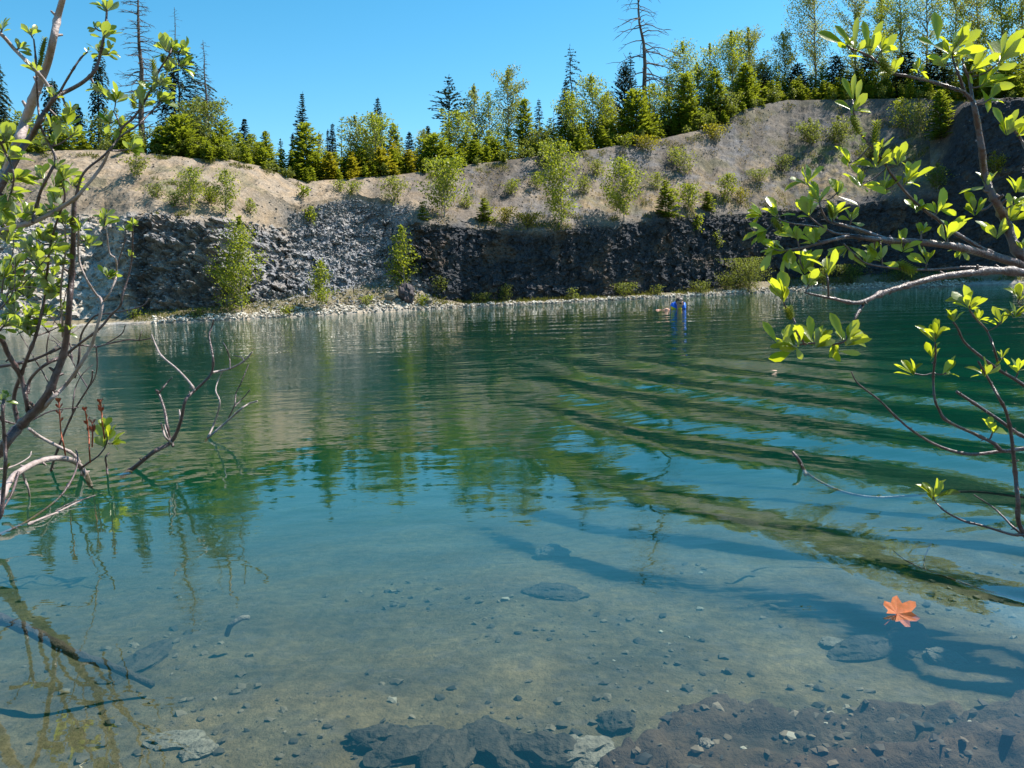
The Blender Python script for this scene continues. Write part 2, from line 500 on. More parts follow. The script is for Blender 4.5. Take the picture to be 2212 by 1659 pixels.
bcol = bcol * (1 - lc) + lc * np.array([.078, .055, .032]) * (.35 + 1.3 * fbm(np.stack([BX * 9, BY * 22, BX * 0], -1), 4, 371)[..., None])
hc = hole[..., None]
bcol = bcol * (1 - hc) + hc * np.array([.03, .033, .033]) * (.6 + .8 * nn)
dry = (BZ2 > .01)[..., None]
bcol = np.where(dry, np.array([.16, .13, .08]) * (.7 + .6 * nn), bcol)
M_BED = ground_mat('bed_ground', 16.0, .8, 34.0, .03, amp=(.6, 1.3))
bed = link('ground', mesh_arrays('ground', np.stack([BX, BY, BZ2], -1).reshape(-1, 3), [grid_faces(len(gy), len(gx))], True, bcol.reshape(-1, 3)), M_BED)
tag(bed, None, None, None, 'structure')


def bed_height(x, y):
    i = np.clip(np.searchsorted(gy, y) - 1, 0, len(gy) - 2); j = np.clip(np.searchsorted(gx, x) - 1, 0, len(gx) - 2)
    fy = (y - gy[i]) / (gy[i + 1] - gy[i]); fx = (x - gx[j]) / (gx[j + 1] - gx[j])
    return (BZ2[i, j] * (1 - fx) + BZ2[i, j + 1] * fx) * (1 - fy) + (BZ2[i + 1, j] * (1 - fx) + BZ2[i + 1, j + 1] * fx) * fy


# ------------------------------------------------------------------ water
wy = np.concatenate([np.linspace(-3, .8, 12)[:-1], .8 * (58 / .8) ** np.linspace(0, 1, 420)])
wu = np.linspace(-1, 1, 420)
WX = wu[None] * (wy[:, None].clip(0) * .95 + 4); WY = np.broadcast_to(wy[:, None], WX.shape)


def waves(X, Y):
    h = np.zeros_like(X)
    # wake of the swimmer: long low swells running away to the near left, crests from far left to near right
    nx_, ny_ = .885, .465
    s = X * nx_ + Y * ny_
    along = -X * ny_ + Y * nx_
    P = np.stack([X, Y, X * 0], -1)
    warp = .75 * (fbm(P * .5, 3, 400) - .5)
    ph = s + warp - .014 * (along - 3) ** 2
    env = (1 - sstep(8, 13, Y)) * sstep(-.5, .9, X) * sstep(1.85, 2.6, s + .3 * (fbm(P * .6, 2, 404) - .5)) * (1 - sstep(5.5, 10, s)) * (.7 + .6 * fbm(P * np.array([.5, .5, 1]), 2, 405))
    h += .0150 * env * np.sin(2 * math.pi * ph / .92)
    h += .0022 * env * np.sin(2 * math.pi * (ph * 1.9 + .3))
    # wider swells further out, nearly parallel to the far shore
    env2 = sstep(5.5, 8.5, Y) * (1 - sstep(17, 24, Y)) * sstep(-1.0, 2.5, X)
    ph2 = Y * .95 + .22 * X + .8 * (fbm(P * np.array([.18, .3, 1]), 2, 410) - .5)
    h += .0036 * env2 * np.sin(2 * math.pi * ph2 / 1.5) * (.3 + 1.1 * fbm(P * np.array([.2, .35, 1]), 2, 411))
    # small chop over the rest
    h += .0018 * (fbm(P * np.array([1.1, 2.6, 1]), 3, 420) - .5) * sstep(1.2, 4, Y)
    h += .0034 * (fbm(P * np.array([.35, 1.1, 1]), 2, 430) - .5) * sstep(2, 6, Y)
    # rings round the twigs at the left and round the shrub at the right
    for (cx, cy, a) in ((-2.9, 5.1, .0011), (-2.35, 4.7, .0009), (1.75, 2.7, .0016), (1.35, 2.25, .0009)):
        r = np.hypot(X - cx, Y - cy)
        h += a * np.sin(r * 2 * math.pi / .17) * np.exp(-r / .75)
    return h


WZ = waves(WX, WY)
top = np.stack([WX, WY, WZ], -1).reshape(-1, 3); n0, m0 = WX.shape
faces = [grid_faces(n0, m0)]
loop = np.concatenate([np.arange(m0), np.arange(1, n0) * m0 + m0 - 1, (n0 - 1) * m0 + np.arange(m0 - 2, -1, -1), np.arange(n0 - 2, 0, -1) * m0])
low = top[loop].copy(); low[:, 2] = -7
k = len(loop); b0 = len(top); i = np.arange(k); j = (i + 1) % k
faces.append(np.stack([loop[j], loop[i], b0 + i, b0 + j], 1))
ctr = np.array([[0, 25, -7.0]])
faces.append(np.stack([b0 + j, b0 + i, np.full(k, b0 + k)], 1))
M_WATER, nt, out = new_mat('pond_water')
fr = N(nt, 'ShaderNodeFresnel'); fr.inputs['IOR'].default_value = 1.58
gl = N(nt, 'ShaderNodeBsdfGlossy'); gl.inputs['Roughness'].default_value = 0.0; gl.inputs['Color'].default_value = (1, 1, 1, 1)
tr = N(nt, 'ShaderNodeBsdfTransparent'); tr.inputs[0].default_value = (.97, .99, .98, 1)
tc = N(nt, 'ShaderNodeTexCoord')
bA = noise_tex(nt, 5.5, 3, .5, vec=tc.outputs['Object'], stretch=(.55, 1.15, 1))
bB = noise_tex(nt, 1.6, 2, .5, vec=tc.outputs['Object'], stretch=(.6, 1.2, 1))
ad = N(nt, 'ShaderNodeMath', operation='MULTIPLY_ADD'); ad.inputs[1].default_value = 1.6
nt.links.new(bB, ad.inputs[0]); nt.links.new(bA, ad.inputs[2])
patch = noise_tex(nt, .16, 2, .5, vec=tc.outputs['Object'], stretch=(.6, 1.6, 1))
# ripples are smaller in the sheltered shallows by the near shore
sx = N(nt, 'ShaderNodeSeparateXYZ'); nt.links.new(tc.outputs['Object'], sx.inputs[0])
mr = N(nt, 'ShaderNodeMapRange'); mr.inputs[1].default_value = 2.5; mr.inputs[2].default_value = 20.0; mr.inputs[3].default_value = .0019; mr.inputs[4].default_value = .016
nt.links.new(sx.outputs[1], mr.inputs[0])
mp = N(nt, 'ShaderNodeMapRange'); mp.inputs[1].default_value = .38; mp.inputs[2].default_value = .62; mp.inputs[3].default_value = .55; mp.inputs[4].default_value = 1.25
nt.links.new(patch, mp.inputs[0])
ml = N(nt, 'ShaderNodeMath', operation='MULTIPLY'); nt.links.new(mr.outputs[0], ml.inputs[0]); nt.links.new(mp.outputs[0], ml.inputs[1])
bu = N(nt, 'ShaderNodeBump'); bu.inputs['Strength'].default_value = 1.0
nt.links.new(ad.outputs[0], bu.inputs['Height']); nt.links.new(ml.outputs[0], bu.inputs['Distance'])
nt.links.new(bu.outputs[0], gl.inputs['Normal']); nt.links.new(bu.outputs[0], fr.inputs['Normal'])
ms = N(nt, 'ShaderNodeMixShader'); nt.links.new(fr.outputs[0], ms.inputs[0]); nt.links.new(tr.outputs[0], ms.inputs[1]); nt.links.new(gl.outputs[0], ms.inputs[2])
nt.links.new(ms.outputs[0], out.inputs['Surface'])
vo = N(nt, 'ShaderNodeVolumePrincipled')
vo.inputs['Color'].default_value = (.0001, .041, .023, 1)
vo.inputs['Density'].default_value = 1.0
vo.inputs['Absorption Color'].default_value = (.34, .57, .55, 1)
nt.links.new(vo.outputs[0], out.inputs['Volume'])
water = link('water', mesh_arrays('water', np.vstack([top, low, ctr]), faces, True), M_WATER)
tag(water, None, None, None, 'structure')

# ------------------------------------------------------------------ sky, sun, camera
w = bpy.data.worlds.new('World'); scene.world = w; w.use_nodes = True
nt = w.node_tree; nt.nodes.clear()
SUN_AZ, SUN_EL = R(65), R(54)          # from straight ahead (+Y) towards the right (+X)
sk = N(nt, 'ShaderNodeTexSky', sky_type='NISHITA'); sk.sun_disc = False
sk.sun_elevation = SUN_EL; sk.sun_rotation = SUN_AZ
sk.altitude = 800; sk.air_density = 1.0; sk.dust_density = .35; sk.ozone_density = 1.4
hs = N(nt, 'ShaderNodeHueSaturation'); hs.inputs['Saturation'].default_value = 1.38; hs.inputs['Hue'].default_value = .480
nt.links.new(sk.outputs[0], hs.inputs['Color'])
bg = N(nt, 'ShaderNodeBackground'); bg.inputs[1].default_value = .092
nt.links.new(hs.outputs[0], bg.inputs[0])
wo = N(nt, 'ShaderNodeOutputWorld'); nt.links.new(bg.outputs[0], wo.inputs[0])
sd = Vector((math.sin(SUN_AZ) * math.cos(SUN_EL), math.cos(SUN_AZ) * math.cos(SUN_EL), math.sin(SUN_EL)))
la = bpy.data.lights.new('sun', 'SUN'); la.energy = 4.7; la.angle = R(.53); la.color = (1, .94, .84)
so = bpy.data.objects.new('sun', la); COL.objects.link(so); so.rotation_euler = sd.to_track_quat('Z', 'Y').to_euler(); so.location = (20, 20, 40)
cd = bpy.data.cameras.new('camera'); cd.sensor_width = 36; cd.lens = 36 * FPX / PW; cd.clip_start = .05; cd.clip_end = 2000
co = bpy.data.objects.new('camera', cd); COL.objects.link(co)
mw = Matrix.Identity(4)
for r_ in range(3):
    mw[r_][0] = CR[r_]; mw[r_][1] = CU[r_]; mw[r_][2] = -F_[r_]; mw[r_][3] = CAM[r_]
co.matrix_world = mw; scene.camera = co
scene.view_settings.view_transform = 'Standard'; scene.view_settings.look = 'None'; scene.view_settings.gamma = 1; scene.view_settings.exposure = 1.1
scene.render.engine = 'CYCLES'
cy = scene.cycles
cy.max_bounces = 8; cy.transparent_max_bounces = 12; cy.diffuse_bounces = 2; cy.glossy_bounces = 3; cy.transmission_bounces = 3; cy.volume_bounces = 1
cy.caustics_reflective = False; cy.caustics_refractive = False; cy.sample_clamp_indirect = 4.0
cy.use_denoising = True
# ------------------------------------------------------------------ trees and bushes
L_DARK = leaf_mat('needles_dark', (.012, .022, .016), (.035, .055, .028), (.04, .07, .02), .25, .6, .2)
L_CONIF = leaf_mat('needles_young', (.06, .105, .010), (.19, .235, .022), (.38, .42, .02), .5, .55, .25)
L_GOLD = leaf_mat('needles_gold', (.12, .12, .010), (.27, .25, .02), (.5, .44, .02), .5, .55, .25)
L_ASPEN = leaf_mat('aspen_leaves', (.075, .12, .014), (.235, .29, .03), (.50, .54, .03), .55, .45, .35)
L_PALE = leaf_mat('pale_leaves', (.10, .13, .03), (.26, .28, .06), (.44, .46, .05), .5, .5, .3)
L_SHRUB = leaf_mat('shrub_leaves', (.055, .085, .015), (.20, .235, .045), (.36, .40, .05), .5, .5, .3)
L_STRAW = leaf_mat('dry_grass', (.22, .15, .05), (.42, .33, .16), (.4, .3, .12), .3, .7, .2)
L_GRASS = leaf_mat('green_grass', (.07, .085, .018), (.17, .17, .035), (.26, .26, .04), .35, .6, .2)
B_DARK = plain_mat('bark_dark', (.035, .028, .024), (.085, .065, .05), .85, 6, .2, .5, 20)
B_GREY = plain_mat('bark_dead', (.06, .05, .045), (.16, .13, .11), .8, 6, .2, .5, 20, stretch=(1, 1, .2))
B_PALE = plain_mat('bark_pale', (.16, .14, .11), (.34, .30, .24), .75, 8, .25, .4, 25)


def conifer_mesh(rg, h, w, p=.85, droop=.25, b0=.03, space=.024, nb=6, clump=0.0, spray=.15, lean=0.0, full=1.0):
    """(crown V, F) of kite sprays along drooping whorled boughs"""
    C_, D_, N_, L_, W_ = [], [], [], [], []
    z = b0 * h
    step = max(.085, space * h)
    while z < h * .985:
        t = z / h
        R_ = .5 * w * (1 - t) ** p * (1.0 if t > .12 else .75 + 2 * t)
        if clump and vnoise(np.array([[z * 1.1, h, w]]), 7)[0] < clump: R_ *= .35
        n = max(3, int(nb * (1 - .35 * t)))
        a0 = rg.uniform(0, 6.28)
        for k in range(n):
            if rg.random() > full: continue
            a = a0 + k * 2 * math.pi / n + rg.uniform(-.4, .4)
            L = R_ * rg.uniform(.62, 1.18) * (1 + .25 * math.sin(a * 1 + h))
            if L < .03: L = .03
            up = rg.uniform(-.05, .25) + .5 * t
            m = max(1, int(L / (spray * .52)))
            for i in range(m + 1):
                s = (i + .6 * rg.random()) / (m + .6)
                if m > 3 and s < .18: continue
                r = L * s
                zz = z + r * up - droop * r * (s) * 1.2
                c = np.array([math.cos(a) * r, math.sin(a) * r, zz])
                for side in (-1, 1):
                    da = a + side * rg.uniform(.25, .95)
                    d = np.array([math.cos(da), math.sin(da), up - droop * (.6 + s) + rg.uniform(-.25, .15)])
                    nn_ = np.array([-math.sin(da), math.cos(da), rg.uniform(-.7, .7)])
                    C_.append(c); D_.append(d); N_.append(nn_)
                    L_.append(spray * rg.uniform(.7, 1.35) * (.55 + .45 * min(1, L / .5))); W_.append(spray * rg.uniform(.20, .36))
        z += step * rg.uniform(.7, 1.25)
    for k in range(5):                                   # leader
        C_.append(np.array([0, 0, h * (.93 + .014 * k)])); a = rg.uniform(0, 6.28)
        D_.append(np.array([.35 * math.cos(a), .35 * math.sin(a), 1])); N_.append(np.array([-math.sin(a), math.cos(a), 0])); L_.append(h * .02 + .08); W_.append(.02)
    C_ = np.array(C_)
    C_[:, 0] += lean * (C_[:, 2] / h) ** 1.5 * h
    return kites(C_, unit(np.array(D_)), unit(np.array(N_)), np.array(L_), np.array(W_))


def leafy_mesh(rg, h, w, n, size, b0=.15, shape='column', lean=0.0, nbr=26, gap=.0):
    """leaves along ascending limbs; returns limbs (list of polylines) and kites"""
    limbs = []; C_ = []
    for k in range(nbr):
        t = b0 + (1 - b0) * (k + rg.random()) / nbr
        a = rg.uniform(0, 6.28)
        if shape == 'column': rad = (math.sin(math.pi * min(1, (t - b0 * .6) * 1.02) ** .75) ** .7) * .5 + .08
        elif shape == 'round': rad = math.sqrt(max(.02, 1 - (2 * t - 1) ** 2)) * .5
        else: rad = (1 - t) ** .7 * .55 + .05
        L = w * rad * rg.uniform(.55, 1.15)
        el = rg.uniform(.55, 1.15)
        q0 = np.array([0, 0, h * t * (.92 if shape != 'round' else .7)])
        q1 = q0 + np.array([math.cos(a) * L * .6, math.sin(a) * L * .6, L * .6 * el])
        q2 = q0 + np.array([math.cos(a) * L, math.sin(a) * L, L * el * .95])
        if q2[2] > h: q2[2] = h
        limbs.append((q0, q1, q2))
        m = max(2, int(n / nbr * (L / (w * .45 + 1e-6)) ** .8))
        for i in range(m):
            s = rg.uniform(.15, 1.08)
            c = (q0 * (1 - s) ** 2 + 2 * q1 * s * (1 - s) + q2 * s * s) if s <= 1 else q2
            C_.append(c + np.array([rg.gauss(0, 1), rg.gauss(0, 1), rg.gauss(0, .9)]) * (.05 + .055 * w))
    for i in range(max(3, n // 25)): C_.append(np.array([rg.gauss(0, .03), rg.gauss(0, .03), h * rg.uniform(.9, 1.0)]))
    C_ = np.array(C_); C_[:, 2] = np.clip(C_[:, 2], .02, h * 1.01)
    C_[:, 0] += lean * (C_[:, 2] / h) ** 1.5 * h
    m = len(C_); nr_ = np.random.default_rng(rg.randrange(1 << 30))
    D_ = unit(nr_.normal(size=(m, 3)) + np.array([0, 0, -.1])); N_ = unit(np.cross(D_, nr_.normal(size=(m, 3))))
    return limbs, kites(C_, D_, N_, size * nr_.uniform(.7, 1.4, m), size * nr_.uniform(.26, .42, m))


def trunk_mb(h, r0, rg, lean=0.0, top=.98):
    mb = MB(); n = 9; P = []
    for i in range(n):
        t = i / (n - 1)
        P.append([lean * (t * top) ** 1.5 * h + rg.uniform(-1, 1) * r0 * .5 * (0 < i), rg.uniform(-1, 1) * r0 * .5 * (0 < i), h * top * t - .12 * (i == 0)])
    tube(mb, P, [r0 * (1 - .9 * i / (n - 1)) for i in range(n)], 6)
    return mb


KIND = dict(
    spruce=dict(mat=L_DARK, p=.8, droop=.35, nb=11, space=.021), shaggy=dict(mat=L_DARK, p=.28, droop=.9, nb=9, spray=.19, full=.9), hemlock=dict(mat=L_DARK, p=.5, droop=.12, nb=8, clump=.42, b0=.2, spray=.24, space=.028),
    open=dict(mat=L_DARK, p=.62, droop=.45, nb=6, space=.03, full=.85, b0=.12, spray=.19), pale=dict(mat=L_CONIF, p=.8, droop=.1, nb=6, space=.038, full=.8), conifer=dict(mat=L_CONIF, p=.62, droop=.05, nb=12, spray=.18),
    gold=dict(mat=L_GOLD, p=.65, droop=.0, nb=12, spray=.18))
tree_no = [0]


def plant_at(xb, yb, extra, xt, yt):
    base = bank_point(xb, yb) if yb is not None else plateau_point(xb, extra)
    d = base[1]
    tp = at(xt, yt, d)
    base = base.copy(); base[2] -= .05
    # the relief moves the surface a little: settle the foot on the nearest vertex of it
    if yb is not None:
        k = np.argmin(((bankflat - base) ** 2).sum(1)); base[2] = min(base[2], bankflat[k, 2] + .0)
    h = max(.2, tp[2] - base[2]); lean = (tp[0] - base[0]) / h
    return base, d, h, lean


def conifer(kind, xb, yb, extra, xt, yt, wpx, label, cat='tree', **kw):
    tree_no[0] += 1; rg = random.Random(1000 + tree_no[0])
    base, d, h, lean = plant_at(xb, yb, extra, xt, yt)
    o = dict(KIND[kind]); mat = o.pop('mat'); o.update(kw)
    root = empty({'spruce': 'spruce_tree', 'shaggy': 'spruce_tree', 'hemlock': 'hemlock_tree', 'open': 'spruce_tree', 'pale': 'fir_tree', 'conifer': 'fir_tree', 'gold': 'fir_tree'}[kind], base, label, cat, 'trees along the quarry rim' if yb is None else 'young trees on the quarry slope')
    w = wpx * 1.2 * d / FPX
    o['spray'] = o.get('spray', .175) * min(1.0, max(.55, w / .9))
    V, F = conifer_mesh(rg, h, w, lean=lean, **o)
    link('crown', mesh_arrays('crown', V, [F]), mat, root)
    trunk_mb(h, .012 * h + .015, rg, lean).build('trunk', B_DARK, root)
    return root


def leafy(xb, yb, extra, xt, yt, wpx, label, mat=None, dens=1.0, cat='tree', shape='column', b0=.12, name='aspen_tree', size=None, bark=None, group=None):
    tree_no[0] += 1; rg = random.Random(2000 + tree_no[0])
    if yb is None and xb > 1740: yt -= 70; dens = dens * 1.5
    if mat is L_PALE and yb is None: dens = dens + .35
    base, d, h, lean = plant_at(xb, yb, extra, xt, yt)
    w = wpx * 1.12 * d / FPX
    root = empty(name, base, label, cat, group or ('trees along the quarry rim' if yb is None else 'young trees on the quarry slope'))
    size = size or (.115 if d > 38 else .09)
    n = int(min(7000, max(60, dens * 760 * h * w / (size / .075) ** 1.5)))
    limbs, (V, F) = leafy_mesh(rg, h, w, n, size, b0, shape, lean, nbr=int(18 + 8 * min(h, 4)))
    link('crown', mesh_arrays('crown', V, [F]), mat or L_ASPEN, root)
    mb = trunk_mb(h, .008 * h + .012, rg, lean, .95)
    for q in limbs:
        sh = lambda v: v + np.array([lean * (max(0, v[2]) / h) ** 1.5 * h, 0, 0])
        tube(mb, [sh(q[0]), sh(q[1]), sh(q[2])], [.006 * h * .6 + .005, .008, .004], 4, False)
    mb.build('trunk', bark or B_PALE, root)
    return root


def dead_tree(xb, extra, xt, yt, wpx, label, nbr=60, droop=.6, thick=1.0, b0=.2, twigs=2, power=.5):
    tree_no[0] += 1; rg = random.Random(3000 + tree_no[0])
    base, d, h, lean = plant_at(xb, None, extra, xt, yt)
    w = wpx * 1.25 * d / FPX
    root = empty('dead_tree', base, label, 'dead tree', 'trees along the quarry rim')
    mb = trunk_mb(h, (.012 * h + .03) * thick, rg, lean, 1.0)
    if nbr >= 30: mb.build('trunk', B_GREY, root); mb = MB()
    for k in range(nbr):
        t = b0 + (1 - b0) * (k + rg.random()) / nbr * .98
        a = rg.uniform(0, 6.28); L = .5 * w * max(.12, (1 - t)) ** power * rg.uniform(.45, 1.15)
        q = np.array([lean * t ** 1.5 * h, 0, h * t]); u = np.array([math.cos(a), math.sin(a), 0])
        up = rg.uniform(-.1, .35); P = []
        for i in range(6):
            s = i / 5
            P.append(q + u * L * s + np.array([0, 0, L * (up * s - droop * s * s) + rg.uniform(-.03, .03) * L]) + np.array([rg.uniform(-.04, .04) * L, rg.uniform(-.04, .04) * L, 0]) * (i > 0))
        r = (.012 + .012 * L) * min(1.15, thick)
        tube(mb, P, [r * (1 - .8 * i / 5) for i in range(6)], 4, False)
        for j in range(twigs):
            s0 = rg.randrange(2, 5); b = P[s0]; aa = a + rg.choice((-1, 1)) * rg.uniform(.5, 1.0); l = L * rg.uniform(.18, .42)
            e = b + np.array([math.cos(aa) * l, math.sin(aa) * l, l * rg.uniform(-.5, .3)])
            tube(mb, [b, (b + e) / 2 + np.array([0, 0, .04 * l]), e], [r * .45, r * .35, r * .2], 3, False)
    mb.build('bare_branch' if nbr >= 30 else 'trunk', B_GREY, root)
    return root


# --- forest behind the rim, from the left; coordinates are foot column, depth behind the rim, tip and crown width
conifer('spruce', -18, None, 6, -10, 118, 120, 'big dark spruce cut off by the picture edge above the pale left slope', droop=.7)
conifer('shaggy', 118, None, 5, 113, 172, 42, 'narrow dark spruce just behind the big purple willow stem')
conifer('spruce', 172, None, 6, 170, 228, 48, 'short dark spruce cone between the willow stem and the shaggy column spruce')
conifer('shaggy', 216, None, 6, 213, 112, 40, 'tall shaggy column-like spruce left of the two bare dead trees')
dead_tree(311, 5, 296, -60, 96, 'tallest bare dead tree above the pale left slope, its tip out of frame', 130, .3, 1.25, .12, 5, .35)
conifer('spruce', 392, None, 7, 384, 95, 175, 'broad dark spruce between the two bare dead trees', p=.55, droop=.5)
dead_tree(381, 7.4, 378, 16, 34, 'thin dead tree tip rising out of the broad dark spruce', 46, .1, .7, .55, 1, .2)
dead_tree(453, 5.5, 437, 86, 92, 'bare dead tree with long drooping lower boughs, above the pale mound', 100, .4, .9, .05, 5, .75)
conifer('conifer', 388, None, 1.2, 387, 252, 78, 'bright bushy fir at the rim below the broad dark spruce', p=.5)
conifer('conifer', 345, None, 1.0, 343, 275, 46, 'small bushy fir to the left of the bright bushy fir at the rim')
leafy(446, None, 2.5, 440, 222, 86, 'dense green alder under the drooping bare dead tree', L_SHRUB, 1.2, name='alder_tree')
conifer('conifer', 478, None, 1.5, 476, 300, 44, 'low green fir at the rim right of the dense alder')
conifer('spruce', 528, None, 4, 528, 256, 40, 'small dark pointed spruce standing alone above the pale mound')
conifer('pale', 552, None, 5, 549, 290, 26, 'thin wispy fir right of the lone spruce above the pale mound')
conifer('conifer', 574, None, 3, 573, 284, 36, 'green and dark fir just left of the gap before the tall pointed spruce')
conifer('pale', 606, None, 6, 606, 300, 24, 'tiny wispy fir tip in the gap left of the tall pointed spruce')
conifer('spruce', 633, None, 6, 632, 290, 20, 'very narrow dark spruce close beside the tall pointed spruce')
conifer('spruce', 655, None, 6, 653, 199, 56, 'tall pointed dark spruce standing clear above the grey scree', p=.95, droop=.15)
conifer('conifer', 664, None, 1.5, 660, 268, 62, 'yellow green fir directly in front of the tall pointed spruce', p=.5)
leafy(690, None, 3, 690, 288, 30, 'thin pale aspen right of the tall pointed spruce', L_PALE, .6)
conifer('spruce', 709, None, 6, 708, 281, 20, 'left one of two slim dark spruces above the scree')
conifer('spruce', 721, None, 6, 718, 267, 26, 'right and taller one of two slim dark spruces above the scree')
conifer('pale', 739, None, 5, 738, 254, 40, 'open see-through fir right of the two slim dark spruces')
conifer('pale', 757, None, 6, 757, 280, 28, 'small open fir between the see-through fir and the leaning pale aspens')
leafy(778, None, 4, 766, 250, 46, 'leaning pale aspen with a bent tip above the scree', L_PALE, .5)
leafy(793, None, 4, 788, 276, 40, 'loose aspen beside the spruce with a spindly tip', L_PALE, .6)
conifer('spruce', 821, None, 6, 816, 212, 56, 'dark spruce with a spindly tip rising from a leafy aspen')
leafy(818, None, 2.5, 804, 246, 66, 'leafy green aspen in front of the spruce with a spindly tip', L_ASPEN, 1.0)
conifer('conifer', 856, None, 5, 850, 267, 44, 'ragged fir in the dip right of the spindly-tipped spruce')
conifer('spruce', 885, None, 4, 884, 286, 42, 'short blunt dark spruce at the lowest part of the skyline')
conifer('gold', 882, None, 1.4, 882, 325, 44, 'golden young fir below the short blunt dark spruce')
conifer('gold', 760, None, .8, 758, 338, 34, 'small golden fir at the rim above the scree chute')
conifer('gold', 822, None, .7, 820, 318, 50, 'broad golden young fir at the rim below the leafy aspen')
conifer('gold', 710, None, .8, 712, 330, 34, 'orange tinted young fir nearest the scree top')
conifer('spruce', 926, None, 5, 924, 272, 36, 'dark little spruce left of the clumpy hemlock')
conifer('hemlock', 972, None, 6, 970, 162, 108, 'tall dark hemlock with clumpy boughs and gaps between them')
leafy(918, None, 4, 914, 280, 34, 'wispy aspen left of the dark little spruce near the clumpy hemlock', L_PALE, .6)
conifer('conifer', 940, None, 1.2, 938, 292, 62, 'bright yellow green fir at the foot of the clumpy hemlock', p=.45)
leafy(992, None, 3, 988, 240, 62, 'rounded green aspen in front of the clumpy hemlock', L_ASPEN, 1.0)
leafy(1032, None, 5, 1023, 184, 44, 'slim aspen with bronze top, first right of the clumpy hemlock', L_PALE, .55)
leafy(1060, None, 5, 1054, 198, 44, 'slim aspen, second right of the clumpy hemlock', L_ASPEN, .6)
leafy(1099, None, 6, 1097, 149, 56, 'tallest pale see-through aspen in the middle of the skyline', L_PALE, .42, b0=.3)
conifer('conifer', 1025, None, .8, 1022, 305, 40, 'small yellow fir at the rim under the slim bronze-topped aspen')
conifer('conifer', 1137, None, 3, 1133, 212, 50, 'rusty topped fir right of the tallest pale aspen', p=.6)
conifer('open', 1166, None, 5, 1164, 214, 30, 'little dark spruce with a skirt of boughs, alone in a sky gap')
dead_tree(1198, 5, 1196, 240, 26, 'short bare dead spire left of the open tall spruce', 22, .3, .8, .3, 1, .5)
leafy(1170, None, 2, 1168, 276, 60, 'dark rounded bush-like alder under the little skirted spruce', L_SHRUB, 1.1, shape='round', name='alder_tree')
conifer('open', 1238, None, 6, 1231, 98, 66, 'tall open spruce with visible trunk and layered boughs')
conifer('spruce', 1222, None, 5, 1222, 172, 52, 'dense dark spruce at the foot of the tall open spruce')
leafy(1243, None, 2, 1236, 200, 54, 'light green aspen in front of the tall open spruce', L_ASPEN, 1.0)
leafy(1285, None, 3, 1276, 162, 58, 'bright pointed aspen right of the tall open spruce', L_ASPEN, 1.1)
leafy(1315, None, 4, 1312, 198, 44, 'thin aspen filling the gap left of the big bare snag', L_PALE, .7)
conifer('open', 1366, None, 5, 1361, 112, 40, 'slim dark spruce touching the big bare snag on its left')
conifer('spruce', 1348, None, 6, 1352, 134, 84, 'broad dark spruce with lifted boughs left of the big bare snag', droop=-.15, p=.7)
dead_tree(1398, 5, 1378, -45, 150, 'big bare grey snag, thick trunk and arched dead boughs', 54, .5, 1.45, .3, 2, .25)
dead_tree(1404, 6, 1402, 156, 8, 'short broken stub trunk right of the big bare snag', 6, .3, 1.2, .4, 0, .3)
conifer('conifer', 1376, None, 1.6, 1374, 196, 74, 'dense green fir at the foot of the big bare snag', p=.5)
leafy(1418, None, 2.5, 1412, 182, 56, 'yellow green aspen just right of the big bare snag', L_ASPEN, .9)
leafy(1446, None, 4, 1440, 168, 52, 'light aspen with sky showing through, second right of the big snag', L_ASPEN, .7)
conifer('pale', 1446, None, 7, 1447, 150, 34, 'faint bluish spruce tip behind the aspens right of the big snag')
leafy(1482, None, 4, 1474, 90, 66, 'tall bronze topped poplar with a narrow peak', L_ASPEN, .8)
conifer('conifer', 1485, None, 2, 1483, 160, 60, 'dark green fir filling the lower half of the bronze topped poplar', p=.5)
leafy(1508, None, 5, 1505, 136, 42, 'lower poplar between the two tall bronze poplars', L_PALE, .7)
leafy(1540, None, 4, 1533, 94, 54, 'poplar with a leaning twin top, left of the two tallest on the rise', L_ASPEN, .75)
conifer('conifer', 1548, None, 2, 1545, 150, 60, 'dark fir under the poplar with the twin top')
leafy(1585, None, 4, 1579, 66, 62, 'tall lime green poplar, left one of the highest pair on the rise', L_ASPEN, 1.1)
leafy(1622, None, 5, 1616, 60, 66, 'tall spreading poplar with curling limbs, right one of the highest pair', L_PALE, .7)
conifer('conifer', 1614, None, 2.5, 1610, 140, 64, 'dark green fir beneath the spreading poplar')
leafy(1650, None, 4, 1646, 138, 42, 'small poplar left of the sky gap at the top of the rise', L_PALE, .9)
conifer('spruce', 1646, None, 3, 1650, 165, 40, 'bluish dark spruce at the left side of the sky gap')
leafy(1570, None, 1.0, 1568, 206, 70, 'round light green bush-like alder at the rim of the rise', L_SHRUB, 1.0, shape='round', name='alder_tree')
leafy(1510, None, .9, 1508, 248, 36, 'small bright aspen standing at the rim below the dark firs', L_ASPEN, 1.0)
leafy(1698, None, 4, 1690, 68, 44, 'lone see-through poplar right of the sky gap', L_PALE, .5, b0=.25)
leafy(1762, None, 5, 1757, -8, 84, 'tall airy poplar with dark trunk, second right of the sky gap', L_PALE, .6, b0=.2)
conifer('spruce', 1722, None, 3, 1722, 138, 56, 'dark spruce at the feet of the airy poplars', p=.5)
conifer('spruce', 1808, None, 3, 1806, 122, 60, 'dark spruce filling the shade between the airy and the purple-topped poplar', p=.5)
leafy(1849, None, 5, 1845, 4, 56, 'purple topped poplar left of the dense tall poplar', L_PALE, .8)
leafy(1906, None, 5, 1902, 46, 54, 'poplar hidden up to its top by the right willow leaves', L_ASPEN, .8)
conifer('spruce', 1872, None, 3.5, 1870, 118, 56, 'dark spruce under the purple topped poplar', p=.5)
leafy(1946, None, 4, 1942, 0, 72, 'dense tall poplar left of the large upright willow leaf', L_ASPEN, 1.2)
